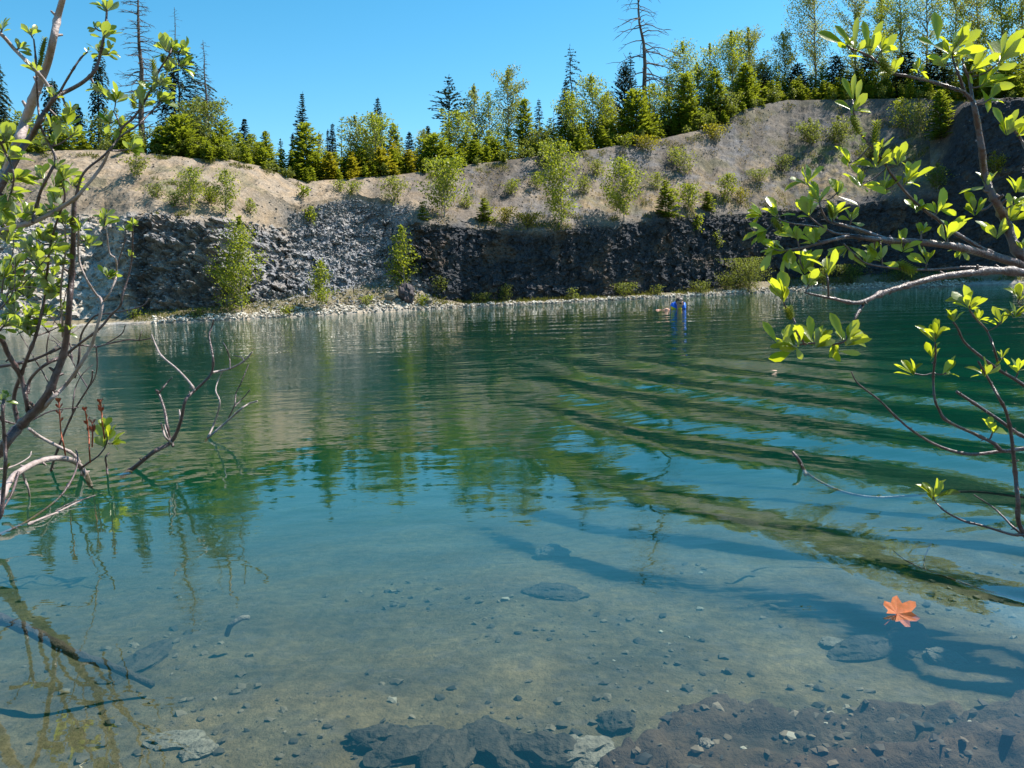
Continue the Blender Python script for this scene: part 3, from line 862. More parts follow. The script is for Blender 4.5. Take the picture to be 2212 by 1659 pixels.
leafy(2002, None, 5, 2000, -20, 78, 'tall poplar behind the large upright willow leaf', L_PALE, .9)
conifer('spruce', 1960, None, 3, 1958, 112, 70, 'dark spruce below the dense tall poplar', p=.5)
conifer('spruce', 2028, None, 3.5, 2026, 102, 70, 'dark spruce behind the upper right willow fork', p=.5)
leafy(2066, None, 5, 2062, 16, 62, 'poplar seen between the upper willow leaf clusters', L_ASPEN, .9)
leafy(2112, None, 5, 2108, -12, 66, 'tall poplar right of the upper willow fork', L_PALE, 1.0)
leafy(2164, None, 4, 2160, -10, 72, 'light green poplar near the upper right corner', L_ASPEN, 1.0)
leafy(2208, None, 5, 2204, -20, 66, 'poplar cut by the right picture edge', L_PALE, .9)
conifer('gold', 2100, None, 1.4, 2098, 130, 70, 'sunny golden fir on the bluff behind the willow fork', p=.5)
conifer('conifer', 2172, None, 1.2, 2170, 140, 76, 'yellow green fir on the dark bluff near the right picture edge', p=.5)

# --- trees and saplings on the slope, the ledges and the shore
leafy(524, 676, 0, 516, 468, 104, 'tallest shore tree in front of the broken left cliff, wide at its foot', L_ASPEN, 1.15, shape='cone', b0=.05, name='alder_tree')
leafy(488, 470, 0, 487, 366, 40, 'slim sapling on the slope right above the tallest shore tree', L_ASPEN, .95)
leafy(697, 670, 0, 692, 563, 50, 'small pointed alder on the gravel shore below the pale rock', L_ASPEN, 1.2, shape='cone', b0=.12, name='alder_tree')
leafy(874, 622, 0, 866, 488, 56, 'slender alder on top of the gravel cone at the cliff corner', L_ASPEN, 1.2, shape='cone', b0=.04, name='alder_tree')
conifer('conifer', 912, 474, 0, 912, 438, 24, 'tiny fir at the cliff edge left of the round alder')
leafy(960, 470, 0, 956, 346, 78, 'round topped alder on the cliff edge under the golden firs', L_ASPEN, 1.25, b0=.16, name='alder_tree')
conifer('conifer', 1046, 478, 0, 1044, 430, 34, 'little fir on the slope right of the round topped alder')
leafy(850, 446, 0, 848, 384, 46, 'pale thin sapling clump on the upper scree', L_PALE, .9)
leafy(1214, 486, 0, 1206, 306, 78, 'tall two stemmed alder at the middle of the cliff edge', L_ASPEN, 1.1, b0=.05, name='alder_tree')
leafy(1348, 480, 0, 1342, 342, 68, 'bushy alder on the cliff edge below the big bare snag', L_ASPEN, 1.2, b0=.12, name='alder_tree')
conifer('conifer', 1438, 470, 0, 1436, 392, 48, 'dense little fir on the cliff edge right of the bushy alder')
leafy(1488, 456, 0, 1486, 398, 42, 'round sapling right of the dense little cliff-edge fir', L_ASPEN, 1.2)
conifer('conifer', 1528, 456, 0, 1527, 414, 26, 'small fir sapling beside the round sapling at the cliff edge')
leafy(1574, 440, 0, 1572, 376, 34, 'slim sapling left of the willow leaves above the dark wall', L_ASPEN, 1.0)
leafy(1509, 504, 0, 1508, 462, 20, 'tiny sapling rooted in the top of the dark wall', L_ASPEN, 1.3)
leafy(1546, 540, 0, 1545, 498, 22, 'tiny sapling clinging lower on the dark wall', L_SHRUB, 1.2)
leafy(410, 452, 0, 410, 362, 52, 'leafy sapling on the tan slope left of the slim sapling', L_ASPEN, .9)
leafy(655, 430, 0, 655, 402, 26, 'little bush where the tan slope meets the scree', L_ASPEN, 1.2, shape='round', name='shrub', cat='shrub')
leafy(672, 486, 0, 668, 448, 34, 'yellow bush on the tan slope beside the scree', L_ASPEN, 1.3, shape='cone', name='shrub', cat='shrub')
leafy(296, 385, 0, 292, 330, 44, 'pale bush below the rim at the foot of the tallest dead tree', L_PALE, .9, shape='round', name='shrub', cat='shrub')
leafy(1478, 378, 0, 1480, 330, 50, 'sparse pale bush in the middle of the upper slope', L_PALE, .7, shape='round', name='shrub', cat='shrub')
leafy(1190, 360, 0, 1188, 300, 50, 'light bush at the rim above the two stemmed alder', L_ASPEN, .9, shape='round', name='shrub', cat='shrub')
leafy(1400, 332, 0, 1398, 296, 60, 'yellow bush cluster just below the rim under the big snag', L_GOLD, .9, shape='round', name='shrub', cat='shrub')
leafy(1545, 306, 0, 1545, 270, 52, 'golden bush on the rim of the rise', L_GOLD, 1.0, shape='round', name='shrub', cat='shrub')
leafy(1750, 318, 0, 1748, 256, 50, 'dark shaded shrub on the right slope under the airy poplars', L_SHRUB, 1.1, shape='round', name='shrub', cat='shrub')
leafy(1814, 318, 0, 1810, 250, 46, 'light shrub on the right slope beside the dark shaded shrub', L_SHRUB, 1.1, shape='round', name='shrub', cat='shrub')
conifer('conifer', 2032, 300, 0, 2028, 196, 54, 'bright young fir on the slope left of the dark bluff', p=.6)
leafy(1986, 296, 0, 1984, 222, 40, 'pale leafy sapling left of the bright young fir', L_PALE, .9)
leafy(1952, 285, 0, 1950, 215, 40, 'green sapling second left of the bright young fir', L_ASPEN, .9)
leafy(2026, 412, 0, 2024, 354, 46, 'green shrub low on the bluff behind the right willow', L_SHRUB, 1.1, shape='round', name='shrub', cat='shrub')
leafy(2150, 380, 0, 2148, 326, 34, 'small golden shrub on the ledge of the dark bluff', L_GOLD, 1.1, shape='round', name='shrub', cat='shrub')
for x, y, t, wd, lb, mt in [
    (950, 634, 596, 36, 'green reedy shrub at the foot of the dark wall, nearest the gravel cone', L_SHRUB),
    (1092, 652, 612, 26, 'tall thin weed clump at the waterline of the dark wall', L_SHRUB),
    (1350, 643, 612, 50, 'sparse twiggy shrub at the foot of the dark wall near the swimmer', L_SHRUB),
    (1512, 637, 606, 36, 'small bright shrub on the pale shore right of the swimmer', L_SHRUB),
    (1618, 632, 558, 104, 'big rounded willow bush on the shore below the dark wall', L_SHRUB),
    (1570, 628, 588, 40, 'dark low bush touching the big rounded willow bush', L_SHRUB),
    (1836, 616, 572, 70, 'shaded shrub seen under the arching willow branch', L_SHRUB),
    (1776, 618, 580, 60, 'olive shrub left of the shaded shrub under the arching branch', L_SHRUB),
    (1950, 612, 580, 70, 'brown green shrub farther right along the shaded shore', L_SHRUB),
    (912, 662, 636, 26, 'grassy tuft bush beside the dark boulder', L_ASPEN),
    (288, 690, 668, 24, 'small weed bush on the shore of the left rock face', L_ASPEN),
    (1040, 656, 634, 40, 'low tangle of shore weeds left of the tall weed clump', L_SHRUB)]:
    leafy(x, y, 0, x, t, wd, lb, mt, 1.1, 'shrub', 'round', .02, 'shrub', .07, B_DARK, 'shrubs on the far shore')

for i, (x, y, t, wd, lb, mt, shp) in enumerate([
    (340, 428, 398, 44, 'low pale weedy bush at the left end of the tan slope', L_SHRUB, 'round'),
    (376, 446, 418, 40, 'low green bush second from the left on the tan slope', L_SHRUB, 'round'),
    (452, 440, 405, 40, 'green bush just left of the slim sapling on the tan slope', L_ASPEN, 'round'),
    (540, 462, 430, 26, 'tiny bush on the bare mound right of the slim sapling', L_ASPEN, 'cone'),
    (760, 420, 392, 40, 'low bush row end at the top of the grey scree', L_ASPEN, 'round'),
    (735, 412, 390, 34, 'small bush at the very top of the grey scree', L_ASPEN, 'round'),
    (1008, 452, 418, 26, 'thin yellow bush between the round topped alder and the little fir', L_ASPEN, 'cone'),
    (1090, 484, 450, 50, 'golden bush on the cliff edge right of the little slope fir', L_GOLD, 'round'),
    (1140, 494, 462, 54, 'broad golden bush on the cliff edge left of the two stemmed alder', L_GOLD, 'round'),
    (1106, 420, 388, 34, 'small weedy bush in mid slope above the golden cliff-edge bushes', L_ASPEN, 'round'),
    (1160, 408, 372, 30, 'upright weedy bush in mid slope left of the two stemmed alder', L_ASPEN, 'cone'),
    (1262, 420, 380, 36, 'pale bush in mid slope right of the two stemmed alder', L_PALE, 'round'),
    (1290, 380, 345, 34, 'pale bush high on the slope above the bushy cliff-edge alder', L_PALE, 'round'),
    (1420, 410, 372, 34, 'thin bush in mid slope above the dense little cliff-edge fir', L_ASPEN, 'cone'),
    (1460, 352, 318, 36, 'small yellow bush near the rim, under the bronze topped poplar', L_ASPEN, 'round'),
    (1350, 322, 292, 40, 'bright bush on the rim line below the big bare snag', L_ASPEN, 'round'),
    (1600, 440, 404, 36, 'brownish bush at the cliff edge where the willow leaves begin', L_GOLD, 'round'),
    (1640, 400, 366, 46, 'low olive bush on the right slope above the leftmost willow leaves', L_SHRUB, 'round'),
    (1690, 370, 338, 50, 'wide low green bush on the right slope', L_SHRUB, 'round'),
    (1880, 345, 312, 50, 'low green bush behind the upper willow twig', L_SHRUB, 'round'),
    (790, 662, 640, 30, 'low weed bush on the gravel between the two small alders', L_ASPEN, 'round'),
    (620, 682, 662, 34, 'low weed bush at the waterline right of the tallest shore tree', L_ASPEN, 'round'),
    (430, 690, 668, 34, 'low weed bush at the waterline left of the tallest shore tree', L_SHRUB, 'round'),
    (1420, 640, 616, 26, 'small dark weed bush behind the swimmer', L_SHRUB, 'round'),
    (1236, 650, 622, 24, 'slim weed clump on the pale shore left of the twiggy shrub', L_SHRUB, 'cone')]):
    leafy(x, y, 0, x, t, wd, lb, mt, 1.0, 'shrub', shp, .02, 'shrub', .08, B_DARK, 'small bushes on the quarry slope')
# ------------------------------------------------------------------ things nobody could count
rs = np.random.default_rng(77)
rg = random.Random(5)
# thicket of young growth along the rim
mbs = {'fir': MB(), 'aspen': MB(), 'gold': MB()}
for k in range(620):
    x = rg.uniform(-60, 2330); e = rg.uniform(-.15, 3.4)
    if 95 < x < 205 and e < 2: continue
    b = plateau_point(x, e); b[2] -= .1
    hgt = rg.uniform(.55, 1.5) * (1.25 if x > 1250 else 1.1) * (.55 + .33 * max(e, 0)); u = rg.random()
    if u < .72:
        V, F = conifer_mesh(rg, hgt, hgt * rg.uniform(.5, .8), p=.6, droop=.05, nb=8, spray=.17, space=.05)
        key = 'gold' if (700 < x < 900 and rg.random() < .5) else 'fir'
    else:
        _, (V, F) = leafy_mesh(rg, hgt, hgt * rg.uniform(.6, .9), int(120 + 200 * hgt), .10, .05, 'round', nbr=10); key = 'aspen'
    mbs[key].add(V + b, F)
th = mbs['fir'].build('undergrowth', L_CONIF, smooth=False); tag(th, 'thicket of young firs and brush along the whole rim', 'undergrowth', None, 'stuff')
mbs['aspen'].build('leafy_undergrowth', L_SHRUB, th, smooth=False); mbs['gold'].build('golden_undergrowth', L_GOLD, th, smooth=False)
# far forest behind, so that no bare plateau shows between the trunks
mb = MB()
for k in range(170):
    x = rg.uniform(-250, 2500); e = rg.uniform(7, 22)
    if 480 < x < 1150 and rg.random() < .35: continue
    b = plateau_point(x, e); b[2] -= .1
    hgt = rg.uniform(1.0, 2.3) * (1.0 if x < 1150 else 1.7)
    V, F = conifer_mesh(rg, hgt, hgt * rg.uniform(.35, .5), p=.7, droop=.15, nb=5, spray=.2, space=.06)
    mb.add(V + b, F)
for k in range(150):                                     # the close dark stand behind the poplars on the rise
    x = rg.uniform(1330, 2330); b = plateau_point(x, rg.uniform(3, 7)); b[2] -= .1; hgt = rg.uniform(1.2, 2.6)
    V, F = conifer_mesh(rg, hgt, hgt * rg.uniform(.4, .6), p=.55, droop=.1, nb=6, spray=.2, space=.055)
    mb.add(V + b, F)
fo = mb.build('far_wood', L_DARK, smooth=False); tag(fo, 'dark mass of forest behind the rim trees', 'forest', None, 'stuff')

# grass and weeds: blades set on the relief of the bank
Gf = G2.reshape(-1, 3); Xf = XX.ravel(); Zf = Z.ravel()


def blades(sel, n, size, mat, name, label, up=.9, parent=None):
    idx = np.nonzero(sel)[0]
    idx = rs.choice(idx, n); P = Gf[idx] + rs.normal(size=(n, 3)) * np.array([.06, .06, .0])
    P[:, 2] -= .02
    D = unit(np.stack([rs.normal(size=n) * .5, rs.normal(size=n) * .5, np.full(n, up)], -1)); Nn = unit(np.cross(D, rs.normal(size=(n, 3))))
    V, F = kites(P, D, Nn, size * rs.uniform(.5, 1.5, n), size * .11 * rs.uniform(.6, 1.4, n))
    o = link(name, mesh_arrays(name, V, [F]), mat, parent)
    return tag(o, label, 'grass', None, 'stuff')


tuft = vnoise(Gf * 1.5, 500); tuft2 = vnoise(Gf * .8, 510)
onsl = (Zf > 2.98) & (Zf < 3.97)
blades(onsl & (tuft > .55) & (Xf > 930) & (Xf < 2000), 7000, .15, L_STRAW, 'dry_grass', 'dry straw-coloured grass over the right half of the slope', .6)
blades(onsl & (tuft > .62) & (((Xf > 330) & (Xf < 480) & (Zf > 3.0) & (Zf < 3.5)) | ((Xf > 1690) & (Xf < 2020) & (Zf < 3.75) & (Zf > 3.3)) | ((Xf > 1050) & (Xf < 1700) & (Zf < 3.25)) | (Zf > 3.85)), 11000, .16, L_GRASS, 'green_weeds', 'green weeds in patches on the slopes')
blades((Zf > 1.15) & (Zf < 2.0) & (tuft2 > .45) & ((Xf > 290) & (Xf < 900)), 3500, .13, L_GRASS, 'shore_grass', 'grass at the foot of the broken left cliff')
blades((Zf > 1.25) & (Zf < 2.02) & (tuft2 > .4) & (Xf > 930) & (Xf < 2300), 6500, .17, L_GRASS, 'shore_weeds', 'weeds along the foot of the dark wall')
blades((Zf > 1.05) & (Zf < 1.5) & (Xf > 300) & (Xf < 2100), 4500, .10, L_STRAW, 'shore_straw', 'pale dry stalks along the waterline')


def stones(P, S, name, mat, label, flat=.6, parent=None):
    """broken angular stones at P of size S"""
    base = np.array([[1, 0, 0], [-1, 0, 0], [0, 1, 0], [0, -1, 0], [0, 0, 1], [0, 0, -1]], float)
    base = np.vstack([base, np.array([[a, b, c] for a in (-1, 1) for b in (-1, 1) for c in (-1, 1)]) * .62])
    bm = bmesh.new(); vs = [bm.verts.new(v) for v in base]
    bmesh.ops.convex_hull(bm, input=vs); bm.verts.ensure_lookup_table(); bm.verts.index_update()
    tri = np.array([[v.index for v in f.verts] for f in bm.faces]); b = np.array([v.co[:] for v in bm.verts]); bm.free()
    n = len(P); m = len(b)
    V = b[None] * rs.uniform(.55, 1.25, (n, m, 1)) * np.array([1.15, 1.0, flat])
    a = rs.uniform(0, 6.28, n); t = rs.uniform(-.5, .5, n)
    c, s = np.cos(a)[:, None], np.sin(a)[:, None]
    x = V[..., 0] * c - V[..., 1] * s; y = V[..., 0] * s + V[..., 1] * c; z = V[..., 2]
    ct, st = np.cos(t)[:, None], np.sin(t)[:, None]
    V = np.stack([x * ct - z * st, y, x * st + z * ct], -1) * np.asarray(S)[:, None, None] * .5 + np.asarray(P)[:, None]
    F = (tri[None] + np.arange(n)[:, None, None] * m).reshape(-1, 3)
    o = link(name, mesh_arrays(name, V.reshape(-1, 3), [F]), mat, parent)
    return tag(o, label, 'stones', None, 'stuff')


def stone_mat(name, stops, spec=.25, rough=.85):
    m, nt, out = new_mat(name)
    g = N(nt, 'ShaderNodeNewGeometry')
    c = ramp(nt, g.outputs['Random Per Island'], stops)
    c = mixc(nt, 1.0, c, ramp(nt, noise_tex(nt, 25, 5), [(.3, (.7,) * 3), (.7, (1.2,) * 3)]), 'MULTIPLY')
    p = N(nt, 'ShaderNodeBsdfPrincipled'); p.inputs['Roughness'].default_value = rough; p.inputs['Specular IOR Level'].default_value = spec
    nt.links.new(c, p.inputs['Base Color']); nt.links.new(p.outputs[0], out.inputs[0])
    return m


M_SCREE = stone_mat('scree_stones', [(0, (.10, .10, .105)), (.5, (.22, .22, .225)), (1, (.36, .35, .33))])
M_SOILST = stone_mat('soil_stones', [(0, (.10, .085, .07)), (.5, (.17, .14, .115)), (1, (.30, .26, .22))])
M_SHING = stone_mat('shingle_stones', [(0, (.28, .24, .19)), (.5, (.52, .47, .40)), (1, (.72, .67, .58))])
M_PEB = stone_mat('bed_pebbles', [(0, (.04, .038, .033)), (.3, (.09, .075, .055)), (.7, (.15, .12, .08)), (.95, (.21, .17, .12)), (1, (.4, .37, .3))])
sel = np.nonzero((np.maximum(scree, toe).ravel() > .45) & (Zf < 3.4))[0]; sel = rs.choice(sel, 8200)
stones(Gf[sel] + rs.normal(size=(8200, 3)) * .04, .045 + .13 * rs.random(8200) ** 3, 'scree', M_SCREE, 'loose grey gravel of the scree chute and cone')
sel = np.nonzero((Zf > 1.0) & (Zf < 1.42) & (Xf > 330) & (Xf < 2090))[0]; sel = rs.choice(sel, 5200)
stones(Gf[sel] + rs.normal(size=(5200, 3)) * .03 + np.array([0, 0, .02]), .05 + .13 * rs.random(5200) ** 2, 'shingle', M_SHING, 'pale shingle along the far waterline')
sel = np.nonzero((Zf > 1.9) & (Zf < 3.05) & (Xf > 270) & (Xf < 900))[0]; sel = rs.choice(sel, 1500)
stones(Gf[sel] + np.array([0, -.02, 0]), .07 + .2 * rs.random(1500) ** 3, 'rubble', M_SCREE, 'broken rock blocks on the left cliff', .45)
sel = np.nonzero(onsl)[0]; sel = rs.choice(sel, 5200)
stones(Gf[sel], .03 + .10 * rs.random(5200) ** 4, 'slope_stones', M_SOILST, 'loose stones lying about the bare slopes')
# pebbles on the near bed
n = 3400
yy = 1.25 + 2.9 * rs.random(n) ** 1.2; xx_ = rs.uniform(-1, 1, n) * (.68 * yy + .1)
keep = fbm(np.stack([xx_ * 2.2, yy * 2.2, xx_ * 0], -1), 3, 610) + rs.normal(size=n) * .05 > .50; xx_ = xx_[keep]; yy = yy[keep]; n = len(yy)
zz = np.array([bed_height(a, b) for a, b in zip(xx_, yy)])
S = .007 + .035 * rs.random(n) ** 4
stones(np.stack([xx_, yy, zz + S * .12], -1), S, 'pebbles', M_PEB, 'small stones strewn over the shallow bed', .5)

# broken bits on the drowned ledge
cand = np.argwhere((led > .6) & (BY < 2.4) & (BY > 1.1)); cand = cand[rs.choice(len(cand), 1500)]
P_ = np.stack([BX[cand[:, 0], cand[:, 1]], BY[cand[:, 0], cand[:, 1]], BZ2[cand[:, 0], cand[:, 1]]], -1) + rs.normal(size=(1500, 3)) * np.array([.006, .006, 0])
S_ = .006 + .03 * rs.random(1500) ** 3
M_LEDGE = stone_mat('ledge_rubble', [(0, (.012, .013, .016)), (.45, (.05, .04, .032)), (.85, (.12, .09, .06)), (1, (.24, .19, .13))])
stones(P_ + np.array([0, 0, .003]), S_, 'ledge_rubble', M_LEDGE, 'flat broken stones on the drowned ledge', .4)
# ------------------------------------------------------------------ near shrubs (traced in picture columns, each limb at its own depth)
def willow_leaf_mat(name, cd_, cl_, tr, back, tfac=.5, rough=.42):
    m, nt, out = new_mat(name)
    g = N(nt, 'ShaderNodeNewGeometry')
    c = ramp(nt, g.outputs['Random Per Island'], [(0, cd_), (1, cl_)])
    c = mixc(nt, 1.0, c, ramp(nt, noise_tex(nt, 70, 4), [(.3, (.72, .78, .7)), (.7, (1.18, 1.12, 1.1))]), 'MULTIPLY')
    front = c
    c = mixc(nt, g.outputs['Backfacing'], c, back)
    p = N(nt, 'ShaderNodeBsdfPrincipled'); p.inputs['Roughness'].default_value = rough; p.inputs['Specular IOR Level'].default_value = .6
    nt.links.new(c, p.inputs['Base Color'])
    b = N(nt, 'ShaderNodeBump'); b.inputs['Strength'].default_value = .35; b.inputs['Distance'].default_value = .001
    nt.links.new(noise_tex(nt, 260, 3), b.inputs['Height']); nt.links.new(b.outputs[0], p.inputs['Normal'])
    t = N(nt, 'ShaderNodeBsdfTranslucent'); nt.links.new(mixc(nt, .6, front, tr), t.inputs[0])
    s = N(nt, 'ShaderNodeMixShader'); s.inputs[0].default_value = tfac
    nt.links.new(p.outputs[0], s.inputs[1]); nt.links.new(t.outputs[0], s.inputs[2]); nt.links.new(s.outputs[0], out.inputs[0])
    return m


M_WLEAF = willow_leaf_mat('willow_leaf', (.08, .15, .012), (.28, .34, .02), (.80, .86, .02), (.34, .40, .20), .55, .30)
M_WLEAF2 = willow_leaf_mat('willow_leaf_cool', (.07, .14, .02), (.24, .30, .03), (.62, .72, .03), (.40, .44, .32), .5, .30)
M_WBARK = plain_mat('willow_bark', (.045, .026, .026), (.125, .08, .078), .38, 22, .6, .5, 60)
M_WBARKP = plain_mat('willow_bark_pale', (.22, .165, .15), (.42, .34, .32), .55, 18, .45, .5, 50)
M_RED = plain_mat('red_shoot', (.20, .035, .02), (.34, .09, .035), .5, 40, .4)
M_CATKIN = leaf_mat('catkin', (.10, .14, .015), (.24, .28, .03), (.4, .42, .04), .4, .6, .3, 60)


def leaf_shape(rg, base, d, side, L, W, curl, fold):
    """one leaf blade: 6 rows x 3, obovate, folded along the midrib and curled; returns V, F"""
    up = np.cross(side, d)
    rows_ = [(0, .05), (.18, .28), (.42, .72), (.66, 1.0), (.86, .78), (1, .06)]
    V = []
    for s, wd in rows_:
        c = base + d * L * s + up * (-curl * L * s * s)
        for q in (-1, 0, 1):
            V.append(c + side * q * W * wd + up * (fold * W * wd * abs(q)))
    V = np.array(V); F = []
    for i in range(5):
        for j in range(2):
            a = i * 3 + j; F.append([a, a + 1, a + 4, a + 3])
    return V, np.array(F)


class Shrub:
    def __init__(self, name, label, cat, base, group=None):
        self.root = empty(name, base, label, cat, group); self.base = np.asarray(base, float); self.limbs = []; self.lscale = 1.05; self.wscale = 1.0; self.nscale = 1.35
    def limb(self, pts, w0, w1, Y0, Y1, mat, name='branch', seg=7, knots=True, label=None, Ys=None):
        """polyline in picture columns, widths in picture pixels, depth from Y0 to Y1"""
        pts = np.array(pts, float); k = len(self.limbs); rg = random.Random(50 + k + len(pts))
        s = np.concatenate([[0], np.cumsum(np.hypot(*np.diff(pts, axis=0).T))]); s /= s[-1]
        Yd = Y0 + (Y1 - Y0) * s if Ys is None else np.array(Ys, float)
        Yd = Yd + np.array([0] + [rg.uniform(-.02, .02) for _ in range(len(pts) - 2)] + [0]) * (Y0 / 1.5)
        P = at(pts[:, 0], pts[:, 1], Yd)
        Q = catmull(P, 5); n = len(Q)
        f = np.linspace(0, 1, n)
        r = (w0 + (w1 - w0) * f ** .8) * .5 * self.wscale * np.interp(f, s, Yd) / FPX
        if knots:
            for _ in range(max(2, n // 7)):
                i = rg.randrange(1, n - 1); r[i] *= rg.uniform(1.12, 1.4)
        mb = MB(); tube(mb, Q, r, seg)
        if knots:                                       # leaf scars and short spurs
            for _ in range(max(1, n // 6)):
                i = rg.randrange(1, n - 1); a = rg.uniform(0, 6.28); u, v = frame_for(Q[i] - Q[i - 1])
                dd = math.cos(a) * u + math.sin(a) * v + .5 * unit(Q[i] - Q[i - 1])
                tube(mb, [Q[i], Q[i] + dd * r[i] * 2.1], [r[i] * .55, r[i] * .3], 5)
        o = mb.build(name, mat, self.root, self.base)
        if label: o['label'] = label
        self.limbs.append(dict(o=o, px=np.stack(project(Q), 1), Q=Q, r=r, leaves=MB(), cat=[]))
        return self.limbs[-1]
    def near(self, x, y):
        best = None
        for l in self.limbs:
            d = np.hypot(l['px'][:, 0] - x, l['px'][:, 1] - y); i = int(d.argmin())
            if best is None or d[i] < best[0]: best = (d[i], l, i)
        return best
    def rosette(self, x, y, n, L, ang=-90, spread=75, rg=None, wide=.33):
        """n leaves of picture length L round the point; ang: main direction in the picture (degrees, -90 up)"""
        rg = rg or random.Random(int(x * 7 + y * 13))
        d_, l, i = self.near(x, y)
        Yd = l['Q'][i][1]; B = at(x, y, Yd); sc = Yd / FPX
        if d_ * sc > .006:                              # a twig ties it to the limb
            mb = MB(); mid = (l['Q'][i] + B) / 2 + np.array([rg.uniform(-.1, .1), rg.uniform(-.1, .1), -.12]) * d_ * sc
            tube(mb, catmull([l['Q'][i], mid, B], 4), np.linspace(min(l['r'][i] * .6, 3.2 * sc), 1.6 * sc, 9), 5)
            tw = mb.build('twig', M_WBARK, l['o'], self.base)
        R2, U2, F2 = CR, CU, -F_
        n = int(n * self.nscale + .5); L = L * self.lscale
        for k in range(n):
            outer = k >= n * .35
            a = R(ang + rg.gauss(0, 1) * spread * (.62 if outer else .3))
            depth = rg.uniform(-.75, .75) * (1 if outer else .6)
            d = unit(R2 * math.cos(a) - U2 * math.sin(a) + F2 * depth)
            side = unit(np.cross(d, rg.choice((1, -1)) * np.array([rg.gauss(0, .6), rg.gauss(0, .6), 1.0]) + F2 * rg.uniform(-.9, .9)))
            if np.cross(side, d)[2] < 0 and rg.random() < .8: side = -side
            Lw = L * sc * rg.uniform(.62, 1.18) * (1.0 if outer else .7) * math.sqrt(1 + depth * depth * .6)
            off = unit(-R2 * math.cos(R(ang)) + U2 * math.sin(R(ang))) * L * sc * rg.uniform(-.05, .30)
            V, F = leaf_shape(rg, B + off + d * Lw * .06, d, side, Lw, Lw * wide * rg.uniform(.5, .8), rg.uniform(-.12, .38), rg.uniform(.1, .6))
            l['leaves'].add(V, F)
    def leaf(self, x, y, x2, y2, w, depth=0.0):
        """one particular large leaf from foot to tip"""
        d_, l, i = self.near(x, y); Yd = l['Q'][i][1]
        a = at(x, y, Yd); b = at(x2, y2, Yd - depth); d = unit(b - a); L = np.linalg.norm(b - a)
        side = unit(np.cross(d, -F_)); side = unit(side + .3 * F_)
        if np.cross(side, d)[2] < 0: side = -side
        V, F = leaf_shape(None, a, d, side, L, w * .5 * Yd / FPX, .08, .22); l['leaves'].add(V, F)
    def catkin(self, x, y, x2, y2, w):
        d_, l, i = self.near(x, y); Yd = l['Q'][i][1]; rg = random.Random(int(x + y))
        a, b = at(x, y, Yd), at(x2, y2, Yd); r = w * .5 * Yd / FPX; d = unit(b - a); L = np.linalg.norm(b - a); cm = MB(); l['cat'].append(cm)
        tube(cm, [a + (b - a) * t for t in np.linspace(0, 1, 6)], np.array([.3, .5, .55, .5, .4, .2]) * r, 6)
        u, v = frame_for(d); Cs, Ds, Ns = [], [], []
        for k in range(90):
            t = (k + .5) / 90; an = k * 2.4; o = math.cos(an) * u + math.sin(an) * v
            Cs.append(a + d * L * t + o * r * .35); Ds.append(o + d * .55); Ns.append(np.cross(o, d))
        V, F = kites(np.array(Cs), unit(np.array(Ds)), unit(np.array(Ns)), r * 1.0, r * .22); cm.add(V, F)
    def finish(self, lm):
        for l in self.limbs:
            if l['leaves'].n: l['leaves'].build('leaves', lm, l['o'], self.base)
            for cm in l['cat']: cm.build('catkin', M_CATKIN, l['o'], self.base)


# --- right willow
S = Shrub('willow_shrub', 'leafy willow reaching in from the right edge with bright backlit leaves', 'shrub', onplane(2560, 1700, -.1)); S.wscale = .88; S.lscale = .98
S.limb([(2560, 1700), (2480, 1350), (2400, 950), (2345, 640), (2350, 500)], 34, 22, 1.35, 1.35, M_WBARK, 'trunk')
S.limb([(2345, 700), (2270, 620), (2206, 555), (2171, 477), (2154, 440), (2139, 410), (2126, 370), (2121, 325), (2114, 282), (2106, 237), (2101, 219)], 26, 12, 1.35, 1.28, M_WBARK)
S.limb([(2101, 219), (2084, 200), (2064, 192), (2044, 186), (2009, 175), (1959, 164), (1929, 158), (1899, 137), (1876, 120), (1844, 107), (1829, 99)], 10, 4.5, 1.28, 1.2, M_WBARK)
S.limb([(2084, 200), (2071, 162), (2059, 130), (2058, 108)], 8, 4, 1.28, 1.26, M_WBARK)
S.limb([(2101, 219), (2094, 172), (2084, 150), (2079, 128)], 8, 5, 1.28, 1.3, M_WBARK)
S.limb([(2340, 660), (2270, 600), (2209, 575), (2184, 565), (2121, 547), (2059, 532), (1974, 522), (1921, 520), (1871, 515), (1834, 511), (1784, 522), (1734, 535), (1699, 540)], 30, 5, 1.35, 1.12, M_WBARK)
S.limb([(1921, 520), (1859, 497), (1819, 486), (1789, 477), (1776, 457), (1769, 435)], 11, 4, 1.2, 1.12, M_WBARK)
S.limb([(1834, 506), (1799, 502), (1759, 477), (1744, 460)], 6, 3, 1.16, 1.12, M_WBARK)
S.limb([(1799, 500), (1760, 489), (1709, 482), (1674, 471)], 5, 3, 1.15, 1.1, M_WBARK)
S.limb([(2200, 568), (2164, 555), (2121, 537), (2084, 515), (2049, 495), (2021, 470), (2001, 457), (1976, 435), (1956, 415), (1930, 382), (1895, 330), (1862, 292), (1846, 250), (1841, 216)], 12, 4, 1.31, 1.15, M_WBARK)
S.limb([(2350, 740), (2280, 610), (2212, 590), (2154, 585), (2084, 591), (2021, 600), (1959, 617), (1909, 632), (1866, 651), (1839, 654), (1799, 645), (1759, 637), (1739, 632)], 24, 5, 1.35, 1.05, M_WBARK)
S.limb([(1866, 651), (1862, 662), (1850, 682), (1835, 715), (1822, 738), (1790, 744), (1759, 741), (1730, 744), (1712, 748)], 9, 4, 1.12, 1.05, M_WBARK)
S.limb([(1740, 744), (1722, 720), (1717, 695), (1698, 665), (1690, 642)], 6, 4, 1.06, 1.04, M_WBARK)
S.limb([(1790, 642), (1789, 615), (1786, 590)], 6, 4, 1.07, 1.05, M_WBARK)
